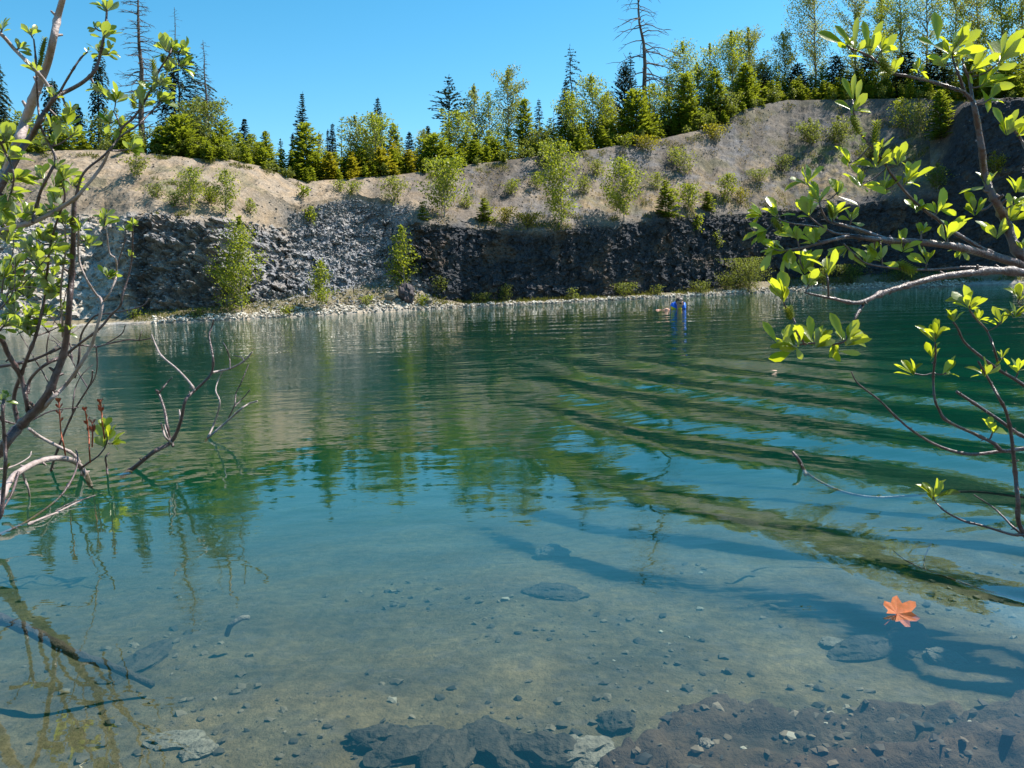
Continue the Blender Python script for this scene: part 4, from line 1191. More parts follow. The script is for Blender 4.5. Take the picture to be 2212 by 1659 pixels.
S.limb([(2212, 586), (2159, 580), (2084, 577), (2021, 582), (1971, 582), (1929, 579), (1876, 570), (1851, 555), (1822, 526)], 7, 4, 1.28, 1.15, M_WBARK)
S.limb([(2380, 960), (2300, 900), (2204, 827), (2159, 800), (2121, 772), (2084, 740), (2069, 710), (2059, 695)], 11, 4.5, 1.5, 1.4, M_WBARK)
S.limb([(2159, 798), (2149, 760), (2141, 735), (2129, 710), (2109, 690), (2094, 670)], 6, 4, 1.46, 1.4, M_WBARK)
S.limb([(2400, 1000), (2300, 962), (2212, 969), (2166, 974), (2149, 959), (2109, 939), (2046, 909), (2029, 886), (2019, 861), (2016, 815), (2021, 765), (2020, 742)], 12, 4.5, 1.5, 1.35, M_WBARK)
S.limb([(2166, 974), (2094, 981), (2029, 964), (1976, 934), (1934, 899), (1899, 864), (1854, 829), (1839, 803)], 9, 3, 1.45, 1.3, M_WBARK)
S.limb([(2400, 1020), (2300, 985), (2212, 944), (2184, 926), (2149, 901), (2104, 871), (2066, 846)], 10, 7, 1.55, 1.5, M_WBARK)
S.limb([(2430, 1260), (2300, 1240), (2209, 1149), (2199, 1079), (2194, 1029), (2189, 979), (2184, 936), (2174, 891), (2159, 861), (2141, 829), (2124, 800), (2113, 780)], 14, 5, 1.45, 1.38, M_WBARK)
S.limb([(2420, 1200), (2300, 1165), (2212, 1156), (2184, 1154), (2124, 1136), (2084, 1126), (2044, 1106), (2024, 1088)], 10, 4, 1.45, 1.4, M_WBARK)
S.limb([(2212, 1158), (2186, 1136), (2149, 1099), (2104, 1069)], 7, 3, 1.45, 1.5, M_WBARK)
S.limb([(2345, 560), (2280, 480), (2228, 350), (2205, 300), (2192, 282)], 10, 5, 1.36, 1.3, M_WBARK)
S.limb([(2350, 680), (2290, 660), (2230, 668), (2200, 655)], 7, 4, 1.36, 1.4, M_WBARK)
for a in [(1829, 99, 1769, 66, 24), (1838, 98, 1806, 52, 17), (1846, 104, 1850, 38, 16), (1874, 112, 1868, 42, 20), (1876, 114, 1904, 46, 17), (1898, 120, 1936, 74, 20), (2026, 92, 2022, 24, 30),
          (2020, 98, 1986, 82, 16), (2070, 100, 2118, 66, 22), (2062, 86, 2096, 50, 18), (2088, 120, 2100, 92, 26), (2166, 126, 2170, 70, 18), (2168, 132, 2214, 84, 28), (2150, 150, 2195, 138, 18),
          (2128, 184, 2190, 186, 18), (2120, 140, 2092, 110, 22), (1841, 216, 1822, 166, 18), (1843, 214, 1844, 160, 14), (1846, 236, 1872, 202, 20), (1850, 222, 1858, 172, 16), (2170, 278, 2148, 230, 22),
          (2180, 276, 2198, 236, 16), (1694, 640, 1690, 584, 34), (1752, 734, 1750, 682, 22), (1822, 735, 1796, 675, 24), (1834, 732, 1852, 690, 26), (1680, 742, 1650, 694, 20), (1690, 742, 1712, 700, 24),
          (1720, 750, 1732, 776, 14), (1838, 738, 1862, 726, 16), (1812, 758, 1858, 764, 14)]: S.leaf(*a)
for a in [(1829, 102, 4, 34, -130), (1848, 108, 4, 34, -80), (1880, 116, 5, 40, -70), (1905, 108, 5, 30, -60), (1930, 156, 6, 32, -90), (1985, 152, 7, 36, -80), (2058, 106, 8, 56, -80), (2079, 126, 7, 48, -60),
          (2125, 182, 8, 50, -40), (2160, 132, 6, 56, -60), (2105, 150, 6, 44, -30), (2040, 140, 6, 40, -120), (2142, 212, 5, 36, -30), (1841, 240, 5, 36, -90), (1862, 296, 4, 24, -20),
          (1905, 318, 4, 26, -80), (1835, 352, 8, 44, -85), (1895, 352, 8, 44, -80), (1942, 348, 9, 44, -70), (1960, 392, 8, 46, -40), (1742, 392, 7, 42, -95), (1770, 432, 8, 44, -90), (1860, 395, 9, 44, -90),
          (1810, 415, 7, 40, -80), (1910, 410, 7, 42, -50), (1640, 462, 6, 40, -150), (1680, 462, 6, 42, -110), (1722, 515, 8, 46, -100), (1672, 538, 7, 42, -160), (1700, 546, 7, 44, 120), (1762, 520, 7, 42, -80),
          (1800, 470, 7, 40, -80), (1745, 458, 7, 44, -110), (1840, 470, 6, 38, -70), (1788, 588, 7, 46, -80), (1736, 582, 8, 46, -90), (1748, 612, 7, 36, -60), (1690, 642, 8, 48, -100), (1715, 748, 9, 54, -150),
          (1762, 740, 8, 52, -80), (1830, 736, 9, 54, -70), (1800, 746, 5, 40, 80), (1905, 556, 6, 40, -80), (1950, 534, 6, 44, -90), (2004, 562, 7, 40, -85), (2046, 515, 6, 44, -70), (1870, 572, 6, 36, -110),
          (2025, 452, 6, 44, -80), (2104, 456, 7, 40, -100), (2182, 474, 7, 46, -60), (2150, 506, 6, 42, -100), (2192, 440, 6, 44, -70), (2128, 400, 7, 42, -90), (2198, 410, 6, 44, -60), (2176, 282, 6, 42, -80),
          (2200, 292, 5, 36, -60), (2050, 492, 5, 36, -60), (1980, 452, 6, 38, -80), (2058, 690, 6, 28, -110), (2094, 658, 8, 42, -80), (2116, 690, 6, 32, -50), (2165, 694, 6, 32, -80), (2202, 642, 8, 34, -80),
          (2196, 680, 6, 34, -60), (2021, 728, 9, 50, -90), (2014, 772, 5, 34, -60), (1972, 806, 7, 44, -100), (2044, 806, 5, 36, -30), (2128, 806, 7, 36, -90), (2166, 772, 5, 28, -70), (2145, 930, 6, 40, -90),
          (2016, 1072, 8, 44, -95), (2200, 800, 6, 34, -80), (1890, 540, 5, 36, -80), (1832, 540, 6, 38, 100), (1650, 500, 5, 40, 170), (2080, 540, 4, 32, 80), (1990, 500, 5, 34, -80), (2206, 540, 5, 40, -80)]:
    S.rosette(*a)
for a in [(1840, 250, 1856, 288, 22), (1888, 312, 1893, 262, 20), (1903, 128, 1922, 158, 26), (1938, 566, 1972, 586, 22), (1708, 690, 1702, 664, 22), (1800, 470, 1790, 440, 16), (1668, 470, 1690, 500, 18)]: S.catkin(*a)
S.finish(M_WLEAF)

# --- left willow
Wb = onplane(-190, 1130, -.15)
S = Shrub('willow_shrub', 'many stemmed willow filling the left edge, half leafy, half bare', 'shrub', Wb)
D0 = float(Wb[1]) * .86; S.lscale = .9; S.wscale = .8; S.nscale = 1.9
S.limb([(-190, 1130), (-150, 900), (-90, 640), (-10, 412), (15, 370), (38, 312), (55, 262), (75, 207), (90, 170), (103, 137), (115, 87), (125, 37), (137, -10), (142, -60)], 34, 14, D0, 2.9, M_WBARKP, 'trunk', label='thick pale purple stem leaning up out of frame')
S.limb([(-60, 30), (0, 72), (32, 107), (75, 150), (100, 180), (113, 207)], 9, 10, 2.9, 2.95, M_WBARKP)
S.limb([(-120, 620), (15, 380), (50, 318), (70, 290), (85, 262), (100, 238), (115, 215), (128, 205), (155, 192), (180, 177), (203, 155), (215, 125), (225, 75), (230, 37), (231, 6)], 20, 5, 3.0, 2.9, M_WBARK)
S.limb([(126, 206), (140, 180), (160, 147), (175, 125), (189, 112)], 7, 4, 2.95, 2.9, M_WBARK)
S.limb([(73, 85), (77, 125), (79, 175), (82, 225), (88, 270), (100, 300), (120, 342), (107, 375), (88, 412), (78, 450), (70, 480)], 4, 9, 2.95, 3.0, M_WBARK)
S.limb([(-150, 560), (0, 500), (70, 480), (125, 452), (163, 428), (175, 415), (218, 362), (235, 328)], 16, 7, 3.2, 3.0, M_WBARKP)
S.limb([(163, 428), (180, 375), (220, 340), (238, 322), (260, 295), (295, 272), (325, 243), (346, 224)], 7, 4, 3.05, 2.95, M_WBARK)
S.limb([(254, 298), (265, 275), (292, 250), (320, 205), (345, 150), (365, 120), (372, 100)], 7, 4, 3.0, 2.9, M_WBARK)
S.limb([(262, 277), (252, 252), (245, 240)], 5, 3, 3.0, 3.0, M_WBARK)
S.limb([(238, 325), (262, 325), (286, 321)], 5, 3, 3.0, 3.0, M_WBARK)
S.limb([(-190, 1120), (-60, 1020), (-5, 979), (15, 954), (40, 924), (65, 899), (87, 874), (107, 844), (122, 805), (137, 765), (145, 715), (150, 652), (155, 590), (158, 515), (160, 430)], 34, 12, D0, 3.2, M_WBARK, label='dark upright stem broken off at the top')
S.limb([(-80, 640), (0, 730), (15, 760), (32, 790), (47, 820), (57, 866), (63, 897)], 15, 12, 3.1, 3.5, M_WBARK)
S.limb([(40, 920), (30, 860), (47, 805), (62, 765), (75, 732), (85, 697), (97, 640), (102, 590), (107, 540), (122, 480), (140, 428), (132, 390)], 12, 5, 3.5, 3.1, M_WBARK)
S.limb([(66, 900), (92, 884), (112, 861), (140, 834), (155, 815), (175, 785), (197, 747), (207, 715), (220, 665), (217, 645), (207, 635), (185, 600), (170, 555), (170, 490), (172, 468)], 13, 4, 3.45, 3.2, M_WBARKP)
S.limb([(225, 650), (236, 635), (250, 602), (252, 585), (250, 560), (237, 547), (232, 515), (230, 490)], 5, 4, 3.3, 3.2, M_WBARKP)
S.limb([(254, 570), (262, 545), (270, 520), (271, 498)], 4, 3, 3.3, 3.2, M_WBARK)
S.limb([(60, 850), (65, 820), (95, 790), (140, 767), (175, 740), (215, 710), (240, 680), (260, 660), (265, 635), (277, 597), (285, 555), (287, 488)], 10, 4, 3.5, 3.2, M_WBARK)
S.limb([(110, 1016), (118, 989), (137, 939), (162, 884), (195, 829), (200, 800)], 8, 4, 4.7, 4.3, M_WBARK)
S.limb([(162, 815), (170, 777), (175, 725), (195, 692), (212, 680), (250, 675), (305, 662), (321, 645)], 7, 3, 3.6, 3.3, M_WBARK)
S.limb([(156, 745), (180, 746), (207, 749), (237, 742), (275, 734), (300, 735), (327, 731)], 5, 3, 3.5, 3.4, M_WBARK)
S.limb([(300, 735), (303, 725), (306, 716)], 3, 2, 3.42, 3.4, M_WBARK)
S.limb([(230, 742), (262, 722), (271, 702)], 4, 2, 3.45, 3.4, M_WBARK)
S.limb([(-60, 800), (0, 792), (62, 780), (100, 765), (132, 751)], 10, 6, 3.4, 3.4, M_WBARK)
S.limb([(136, 727), (135, 690), (131, 640), (135, 590), (142, 540), (140, 490)], 7, 4, 3.4, 3.2, M_WBARKP)
S.limb([(30, 650), (45, 615), (52, 588), (57, 553)], 5, 3, 3.2, 3.1, M_RED, label='reddish young shoot')
S.limb([(208, 749), (210, 790), (205, 815), (196, 832)], 4, 3, 3.5, 3.6, M_WBARK)
S.limb([(-30, 1130), (0, 1116), (8, 1054), (12, 1000), (10, 954), (6, 891), (8, 862)], 13, 8, 3.3, 3.2, M_WBARK)
S.limb([(-60, 870), (0, 905), (50, 915), (110, 888), (170, 880)], 7, 3, 3.6, 3.8, M_WBARK)
S.limb([(-60, 300), (-10, 300), (12, 330), (30, 380), (20, 430)], 8, 5, 2.6, 2.7, M_WBARK)
S.limb([(-60, 720), (-20, 690), (15, 640), (30, 590)], 8, 4, 2.8, 2.9, M_WBARK)
for a in [(5, 62, 5, 30, -90), (68, 76, 7, 28, -90), (42, 104, 5, 24, -60), (76, 152, 6, 26, -110), (230, 20, 8, 32, -90), (226, 76, 8, 34, -60), (215, 115, 7, 28, -100), (236, 116, 5, 26, -20), (205, 60, 4, 22, -150),
          (356, 108, 7, 30, -110), (374, 100, 8, 30, -70), (392, 112, 6, 30, -40), (390, 142, 9, 32, -50), (366, 150, 8, 28, -110), (342, 180, 8, 32, -90), (330, 198, 6, 28, -120), (356, 180, 6, 28, -30),
          (220, 196, 6, 28, -130), (250, 216, 9, 32, -90), (310, 226, 10, 34, -90), (346, 214, 8, 32, -40), (236, 266, 8, 30, -130), (262, 272, 7, 28, -30), (286, 318, 9, 36, -60), (115, 212, 8, 28, -80),
          (145, 262, 9, 36, -90), (158, 292, 7, 32, -60), (150, 240, 6, 26, -110), (12, 300, 10, 44, -80), (20, 340, 9, 46, -50), (40, 384, 8, 40, -20), (22, 420, 8, 40, 30), (90, 382, 8, 32, -120), (120, 400, 9, 34, -60),
          (142, 382, 9, 34, -70), (160, 400, 7, 30, -40), (122, 432, 9, 32, -90), (110, 522, 9, 38, -90), (60, 542, 9, 34, -90), (150, 482, 7, 30, -40), (226, 484, 9, 30, -80), (228, 466, 6, 26, -110), (271, 494, 6, 22, -90),
          (288, 484, 6, 18, -70), (282, 552, 5, 17, -90), (232, 596, 9, 26, -80), (195, 528, 7, 24, -90), (172, 492, 7, 26, -110), (30, 574, 9, 38, -110), (18, 622, 10, 38, -60), (70, 622, 9, 34, -90), (112, 642, 8, 36, -80),
          (130, 668, 5, 28, -20), (30, 672, 10, 38, -120), (10, 702, 9, 36, -60), (60, 682, 9, 34, -40), (90, 584, 8, 32, -100), (5, 452, 8, 40, -60), (55, 470, 8, 34, -70), (95, 470, 8, 32, -90), (15, 520, 9, 36, -90),
          (45, 600, 9, 34, -90), (80, 560, 8, 32, -70), (100, 500, 8, 30, -60), (140, 545, 6, 26, -90), (8, 864, 8, 26, -90), (60, 640, 9, 34, -60), (100, 680, 7, 30, -30), (-5, 590, 8, 38, -60), (50, 700, 8, 32, 0),
          (16, 1010, 3, 14, -60), (190, 112, 3, 14, -80), (185, 520, 5, 22, -60)]:
    S.rosette(*a)
rgl = random.Random(11)
for k in range(20):                                      # thin dark twigs crossing between the stems
    x, y = rgl.uniform(-10, 215), rgl.uniform(560, 930); d_, l, i = S.near(x, y)
    x, y = l['px'][i]; Yt = float(l['Q'][i][1]); a = R(rgl.uniform(-150, -25)); ln = rgl.uniform(60, 150); b = rgl.uniform(-.5, .5); q = [(x, y)]
    for t in range(4): a += b * .4 + rgl.uniform(-.25, .25); x += math.cos(a) * ln / 4; y += math.sin(a) * ln / 4; q.append((x, y))
    S.limb(q, 4.5, 1.8, Yt, Yt * rgl.uniform(.94, 1.04), M_WBARK, 'twig', 5)
for k in range(34): S.rosette(rgl.uniform(-15, 150), 440 + 280 * rgl.random() ** .8, rgl.randint(4, 7), rgl.uniform(24, 36), rgl.uniform(-130, -40))
for k in range(12): S.rosette(rgl.uniform(-10, 130), rgl.uniform(270, 440), rgl.randint(4, 6), rgl.uniform(24, 38), rgl.uniform(-130, -40))
for a in [(88, 122, 98, 82, 14), (82, 150, 92, 118, 14), (335, 165, 330, 130, 14), (290, 235, 286, 205, 14), (350, 135, 352, 118, 12)]: S.catkin(*a)
S.finish(M_WLEAF2)

# --- half sunk branches at the left
Lb = onplane(-60, 1250, -.12)
S = Shrub('fallen_branch', 'pale arched bough dipping into the water at the left, with red shoots', 'branch', onplane(180, 1022, -.05)); S.wscale = .78
Dl = float(onplane(182, 1022, 0)[1])
S.limb([(-60, 1190), (0, 1079), (25, 1034), (50, 1014), (87, 996), (125, 990), (155, 994), (172, 1006), (184, 1024), (196, 1050)], 22, 14, Dl * .80, Dl, M_WBARKP, 'bough', Ys=[Dl * .72, Dl * .8, Dl * .85, Dl * .88, Dl * .92, Dl * .95, Dl * .97, Dl * .99, Dl, Dl * 1.02])
S.limb([(62, 926), (87, 944), (125, 964), (155, 979), (172, 998)], 9, 9, Dl * .95, Dl * .99, M_WBARKP)
S.limb([(48, 1016), (53, 1035), (60, 1052), (64, 1072)], 7, 5, Dl * .88, Dl * .9, M_WBARKP)
S.limb([(-60, 1190), (0, 1154), (50, 1131), (105, 1094), (137, 1064), (162, 1021), (168, 990), (164, 972)], 9, 4, 3.3, Dl * .97, M_WBARK)
S.limb([(60, 1133), (95, 1118), (125, 1106), (175, 1081), (206, 1070)], 8, 3, 3.5, 3.9, M_WBARKP)
S.limb([(120, 1104), (150, 1088), (188, 1076)], 4, 3, 3.7, 3.8, M_WBARK)
S.limb([(40, 1020), (28, 1060), (15, 1085), (2, 1105)], 8, 5, Dl * .86, Dl * .8, M_WBARK)
S.limb([(-30, 1015), (20, 1010), (60, 990), (68, 975)], 6, 3, Dl * .8, Dl * .85, M_WBARKP)
S.limb([(232, 1024), (230, 1005), (228, 988), (236, 978)], 7, 4, Dl * 1.0, Dl * .98, M_WBARK)
S.limb([(172, 1014), (190, 1000), (212, 985), (226, 968)], 7, 4, Dl, Dl * .98, M_WBARK)
S.limb([(226, 968), (232, 952), (236, 938)], 5, 3, Dl * .98, Dl * .98, M_WBARK)
for q in ([(142, 986), (136, 955), (132, 936), (129, 896), (127, 864)], [(195, 999), (193, 970), (192, 941), (187, 905), (184, 886)], [(226, 948), (222, 920), (220, 896), (217, 866)], [(199, 965), (200, 935), (199, 912)]):
    l = S.limb(q, 4.5, 3.5, Dl * .98, Dl * .97, M_RED, 'red_shoot')
    rgx = random.Random(len(S.limbs)); tips = MB()
    for t in range(14):
        i = int(len(l['Q']) * (1 - .45 * rgx.random() ** 2)) - 1; b = l['Q'][i]
        a = rgx.uniform(0, 6.28); d = unit(np.array([math.cos(a) * .6, math.sin(a) * .6, 1.0])); V, F = leaf_shape(rgx, b, d, unit(np.cross(d, np.array([math.sin(a), 1, .2]))), .034, .006, .0, .3); tips.add(V, F)
    tips.build('bud', M_RED, l['o'], S.base)
for a in [(234, 945, 8, 30, -85), (222, 962, 6, 26, -130), (244, 958, 6, 26, -30), (226, 925, 4, 24, -110)]: S.rosette(*a, wide=.42)
S.finish(M_WLEAF)

B0 = onplane(294, 1008, 0); Dd = float(B0[1])
S = Shrub('dead_branch', 'leafless forked dead branch rising from the water right of the willow', 'branch', B0)
S.limb([(262, 1030), (292, 1008), (332, 976), (370, 954), (390, 911), (400, 866), (420, 844), (437, 829), (457, 805), (460, 772), (452, 727), (458, 704), (462, 690)], 11, 3, Dd * .99, Dd * .98, M_WBARK, 'main_stem')
S.limb([(457, 805), (478, 801), (500, 795), (527, 780), (545, 760)], 6, 3, Dd * .98, Dd * .96, M_WBARKP, 'side_stem')
S.limb([(374, 964), (366, 945), (362, 924), (355, 884), (343, 850), (337, 843)], 7, 5, Dd, Dd * 1.02, M_WBARK, 'side_stem')
S.limb([(343, 850), (352, 838), (360, 828), (372, 815)], 4, 2, Dd * 1.02, Dd * 1.03, M_WBARK, 'side_stem')
S.limb([(420, 844), (410, 827), (382, 797), (350, 770), (337, 747), (327, 722)], 6, 3, Dd * .98, Dd * 1.04, M_WBARKP, 'side_stem')
S.limb([(372, 958), (358, 945), (352, 928), (348, 915)], 5, 4, Dd, Dd * .97, M_WBARKP, 'side_stem')
S.limb([(366, 952), (360, 935), (356, 918)], 4, 3, Dd, Dd, M_WBARKP, 'side_stem')
S.limb([(388, 915), (389, 900), (387, 885)], 4, 3, Dd, Dd, M_WBARKP, 'side_stem')
S.limb([(497, 797), (496, 775), (489, 752), (482, 740)], 3, 2, Dd * .97, Dd, M_WBARK, 'side_stem')
S.limb([(527, 780), (522, 772), (505, 768)], 3, 2, Dd * .96, Dd, M_WBARK, 'side_stem')
S.finish(M_WLEAF)
B0 = onplane(452, 942, 0); Dd = float(B0[1])
S = Shrub('dead_branch', 'slender bare twig fork standing in the water, farther right and thinner', 'branch', B0)
S.limb([(444, 952), (451, 941), (462, 916), (475, 871), (466, 844), (472, 820), (482, 800)], 5, 2, Dd, Dd, M_WBARKP, 'main_stem')
S.limb([(446, 950), (455, 941), (492, 909), (520, 884), (538, 872), (556, 866)], 6, 3, Dd, Dd * .97, M_WBARKP, 'main_stem')
S.limb([(494, 903), (507, 874), (510, 849), (520, 829), (537, 787)], 3.5, 2, Dd, Dd, M_WBARK, 'side_stem')
S.limb([(505, 880), (525, 860), (540, 842)], 3, 2, Dd, Dd, M_WBARK, 'side_stem')
S.finish(M_WLEAF)
B0 = onplane(1735, 1014, 0); Dd = float(B0[1])
S = Shrub('drowned_branch', 'short dark stub poking out of the water at the right, stem running on below', 'branch', B0)
S.limb([(1741, 1026), (1735, 1012), (1724, 991), (1712, 976)], 9, 6, Dd, Dd * .99, M_WBARK, 'stub')
q = [onplane(x, y, z) for x, y, z in [(1736, 1016, -.03), (1764, 1036, -.10), (1820, 1062, -.14), (1890, 1074, -.16), (1980, 1070, -.16), (2100, 1062, -.15), (2260, 1080, -.05), (2420, 1090, -.08)]]
mb = MB(); tube(mb, catmull(q, 4), .006, 6); mb.build('submerged_stem', M_WBARK, S.root, S.base)

# the clustered sunken twigs near the right shrub
q = [onplane(x, y, z) for x, y, z in [(1930, 1190, -.10), (1965, 1215, -.10), (2040, 1245, -.11), (2130, 1275, -.12), (2260, 1310, -.13)]]
mb = MB(); tube(mb, catmull(q, 4), np.linspace(.002, .0045, 17), 5)
q = [onplane(x, y, z) for x, y, z in [(2000, 1232, -.10), (1996, 1210, -.09), (2012, 1170, -.07)]]; tube(mb, catmull(q, 4), .0025, 5)
o = mb.build('sunken_twig', M_WBARK); tag(o, 'thin forked twig lying under the surface before the right willow', 'twig')
# ------------------------------------------------------------------ leaf, litter, sunken rocks
M_OLEAF = willow_leaf_mat('orange_leaf', (.82, .20, .05), (.95, .36, .12), (1.0, .36, .08), (.9, .34, .16), .15, .6)
oc = onplane(1940, 1325, .004)


def maple_leaf(c, s, rotz):
    bm = bmesh.new()
    lobes = [(-90, .10), (-60, .55), (-38, .46), (-20, .74), (-4, .82), (12, .60), (28, .86), (42, .98), (62, .60), (78, .95), (90, 1.10), (102, .95), (118, .60), (138, .98), (152, .86), (168, .60), (184, .82), (200, .74), (218, .46), (240, .55)]
    pts = []
    for k, (a, r) in enumerate(lobes):
        pts.append((r * math.cos(R(a)), r * math.sin(R(a))))
    cv = bm.verts.new((0, -.05, 0)); vs = []
    for x, y in pts:
        vs.append(bm.verts.new((x, y, .10 * math.sin(3 * x + 1) + .14 * (x * x) - .05 * y)))
    for i in range(len(vs)): bm.faces.new((cv, vs[i], vs[(i + 1) % len(vs)]))
    st = [bm.verts.new((.02, -.05, .01)), bm.verts.new((-.02, -.05, .01)), bm.verts.new((.05, -.9, -.12)), bm.verts.new((.09, -.88, -.12))]
    bm.faces.new((st[0], st[1], st[2], st[3]))
    bmesh.ops.solidify(bm, geom=list(bm.faces), thickness=.015)
    bmesh.ops.subdivide_edges(bm, edges=list(bm.edges), cuts=2, use_grid_fill=True)
    for v in bm.verts: v.co *= s
    bm.transform(Matrix.Rotation(rotz, 4, 'Z'))
    me = bpy.data.meshes.new('floating_leaf'); bm.to_mesh(me); bm.free()
    return me


o = link('floating_leaf', maple_leaf(oc, .058, R(-70)), M_OLEAF); o.location = oc; o.rotation_euler = (R(42), R(-10), 0)
tag(o, 'orange red lobed leaf floating over the shallows at the lower right', 'leaf')
M_LIT = plain_mat('dry_leaf', (.35, .20, .14), (.6, .42, .32), .6, 40)
for x, y, s, lb in [(1672, 799, .035, 'small pinkish dry leaf floating on the green water under the right willow'), (882, 1303 - 20, .0, ''), (508, 864 - 102, .0, '')]:
    if not s: continue
    mb = MB(); rgx = random.Random(3); p = onplane(x, y, .004)
    V, F = leaf_shape(rgx, np.array([-s, 0, 0.0]), np.array([1.0, 0.05, 0]), np.array([0, 1.0, 0.1]), 2 * s, s * .4, -.1, .4); mb.add(V + p, F)
    o = mb.build('floating_leaf', M_LIT, None, p); o.location = tuple(p); tag(o, lb, 'leaf')

M_ROCK = plain_mat('sunken_rock', (.022, .02, .016), (.085, .068, .048), .85, 22, .3, .9, 50)
M_ROCKP = plain_mat('pale_sunken_rock', (.13, .11, .085), (.26, .23, .18), .85, 22, .3, .8, 50)
M_BOUL = plain_mat('boulder', (.05, .04, .045), (.13, .11, .11), .85, 3, .2, .8, 9)


def rock(name, c, s, mat, label, cat='rock', seed=0, flat=.6, rotz=0.0):
    bm = bmesh.new(); bmesh.ops.create_icosphere(bm, subdivisions=4, radius=1.0)
    v = np.array([q.co[:] for q in bm.verts])
    d1, d2, ci, of = cells(v * 1.5 + seed * 7.3, seed)
    r = 1 + .30 * (ci[:, 0] - .5) + .5 * (of * (ci - .5)).sum(1) + .16 * (fbm(v * 4 + seed, 4, seed) - .5)
    v = v * r[:, None] * np.asarray(s) * np.array([1, 1, flat])
    for q, w_ in zip(bm.verts, v): q.co = w_
    bm.transform(Matrix.Rotation(rotz, 4, 'Z'))
    me = bpy.data.meshes.new(name); bm.to_mesh(me); bm.free()
    o = link(name, me, mat); o.location = tuple(float(a) for a in c)
    return tag(o, label, cat)


for i, (x, y, z, s, mt, lb) in enumerate([
    (815, 1598, -.27, (.085, .06, .06), M_ROCK, 'dark sunken rock left end of the bottom row of rocks'),
    (880, 1612, -.28, (.10, .07, .06), M_ROCK, 'dark sunken rock, second in the bottom row, beside the left end one'),
    (960, 1640, -.28, (.12, .07, .06), M_ROCK, 'broad dark sunken rock touching the bottom edge'),
    (1075, 1612, -.27, (.14, .08, .065), M_ROCK, 'widest dark sunken rock in the middle of the bottom edge'),
    (1180, 1625, -.27, (.11, .07, .07), M_ROCK, 'dark sunken rock right of the widest one at the bottom edge'),
    (1265, 1628, -.27, (.09, .07, .06), M_ROCKP, 'pale brown sunken rock between the dark bottom rocks and the ledge'),
    (1335, 1560, -.26, (.06, .05, .05), M_ROCK, 'small dark sunken rock at the corner of the stone ledge'),
    (1525, 1605, -.13, (.020, .015, .014), M_ROCKP, 'little cream stone lying on the muddy ledge'),
    (1075, 1640, -.19, (.022, .018, .018), M_ROCKP, 'little cream stone on the widest dark bottom rock'),
    (380, 1600, -.24, (.085, .05, .03), M_ROCKP, 'white flat sunken stone at the lower left'),
    (430, 1622, -.24, (.05, .04, .035), M_ROCKP, 'white blocky sunken stone right of the flat white one'),
    (300, 1430, -.33, (.17, .07, .04), M_ROCK, 'long dark sunken slab at the lower left'),
    (1195, 1195, -.46, (.10, .09, .09), M_ROCKP, 'pale sunken rock in the deeper blue water at the centre'),
    (1200, 1280, -.42, (.15, .09, .04), M_ROCK, 'dark sunken slab below the pale deep rock'),
    (1870, 1400, -.33, (.13, .07, .05), M_ROCK, 'dark sunken rock under the orange leaf'),
    (1960, 1372, -.33, (.16, .07, .04), M_ROCK, 'flat dark sunken rock right of the one under the orange leaf'),
    (2040, 1420, -.28, (.07, .05, .045), M_ROCKP, 'pinkish pale sunken stone above the ledge at the right'),
    (1800, 1390, -.30, (.05, .04, .03), M_ROCKP, 'pale sunken stone left of the dark rock under the orange leaf'),]):
    for _ in range(4):
        c_ = onplane(x, y, z); z = min(-.03, float(bed_height(c_[0], c_[1])) + s[2] * .22)
    rock('sunken_rock', onplane(x, y, z), s, mt, lb, 'rock', i + 3, .5, i * .7)
bpt = bank_point(880, 640); rock('boulder', bpt + np.array([0, -.5, .12]), (.36, .34, .5), M_BOUL, 'dark rounded boulder below the slender alder on the gravel cone', 'boulder', 91, 1.0)
bpt = bank_point(846, 644); rock('boulder', bpt + np.array([0, -.5, .08]), (.26, .2, .2), M_ROCKP, 'pale low boulder left of the dark rounded boulder', 'boulder', 92, .8)
bpt = bank_point(922, 652); rock('boulder', bpt + np.array([0, -.3, .05]), (.30, .2, .18), M_ROCKP, 'flat pale boulder right of the dark rounded boulder', 'boulder', 93, .8)
# dark tube put under water in place of a log's shadow, left
q = [onplane(x, y, z) for x, y, z in [(-80, 1310, -.02), (20, 1345, -.08), (90, 1375, -.12), (160, 1412, -.16), (240, 1440, -.22), (330, 1480, -.30)]]
mb = MB(); tube(mb, catmull(q, 5), np.linspace(.020, .012, 26) * (1 + .15 * np.sin(np.arange(26) * 2.1)), 9)
o = mb.build('shadow_log', M_ROCK, None); tag(o, 'dark log shape standing for a shadow, slanting down from the left edge', 'shadow')
q = [onplane(x, y, z) for x, y, z in [(490, 1372, -.30), (498, 1352, -.26), (520, 1336, -.24), (536, 1334, -.25)]]
mb = MB(); tube(mb, catmull(q, 5), .010, 7)
o = mb.build('sunken_root', M_ROCKP, None); tag(o, 'pale hooked root end on the bed at the lower left', 'root')
# ------------------------------------------------------------------ the swimmer
M_SKIN = plain_mat('skin', (.56, .28, .19), (.64, .34, .24), .5, 14, .4)
M_HAIR = plain_mat('hair', (.025, .013, .010), (.07, .035, .025), .45, 40, .5, .6, 90, stretch=(1, 1, 4))
M_VEST = plain_mat('vest_blue', (.03, .16, .80), (.06, .24, .9), .5, 12, .4, .3, 30)
M_YEL = plain_mat('vest_yellow', (.60, .40, .01), (.75, .52, .02), .5, 12, .4)
M_BLK = plain_mat('black_plastic', (.008, .008, .009), (.015, .015, .016), .5, 12, .2)
PB = onplane(1467, 667.5, 0); PD = float(PB[1]); k_ = PD / FPX      # metres per picture pixel
person = empty('person', PB, 'swimmer in blue and yellow life vest and sunglasses, one arm out over the water', 'person')


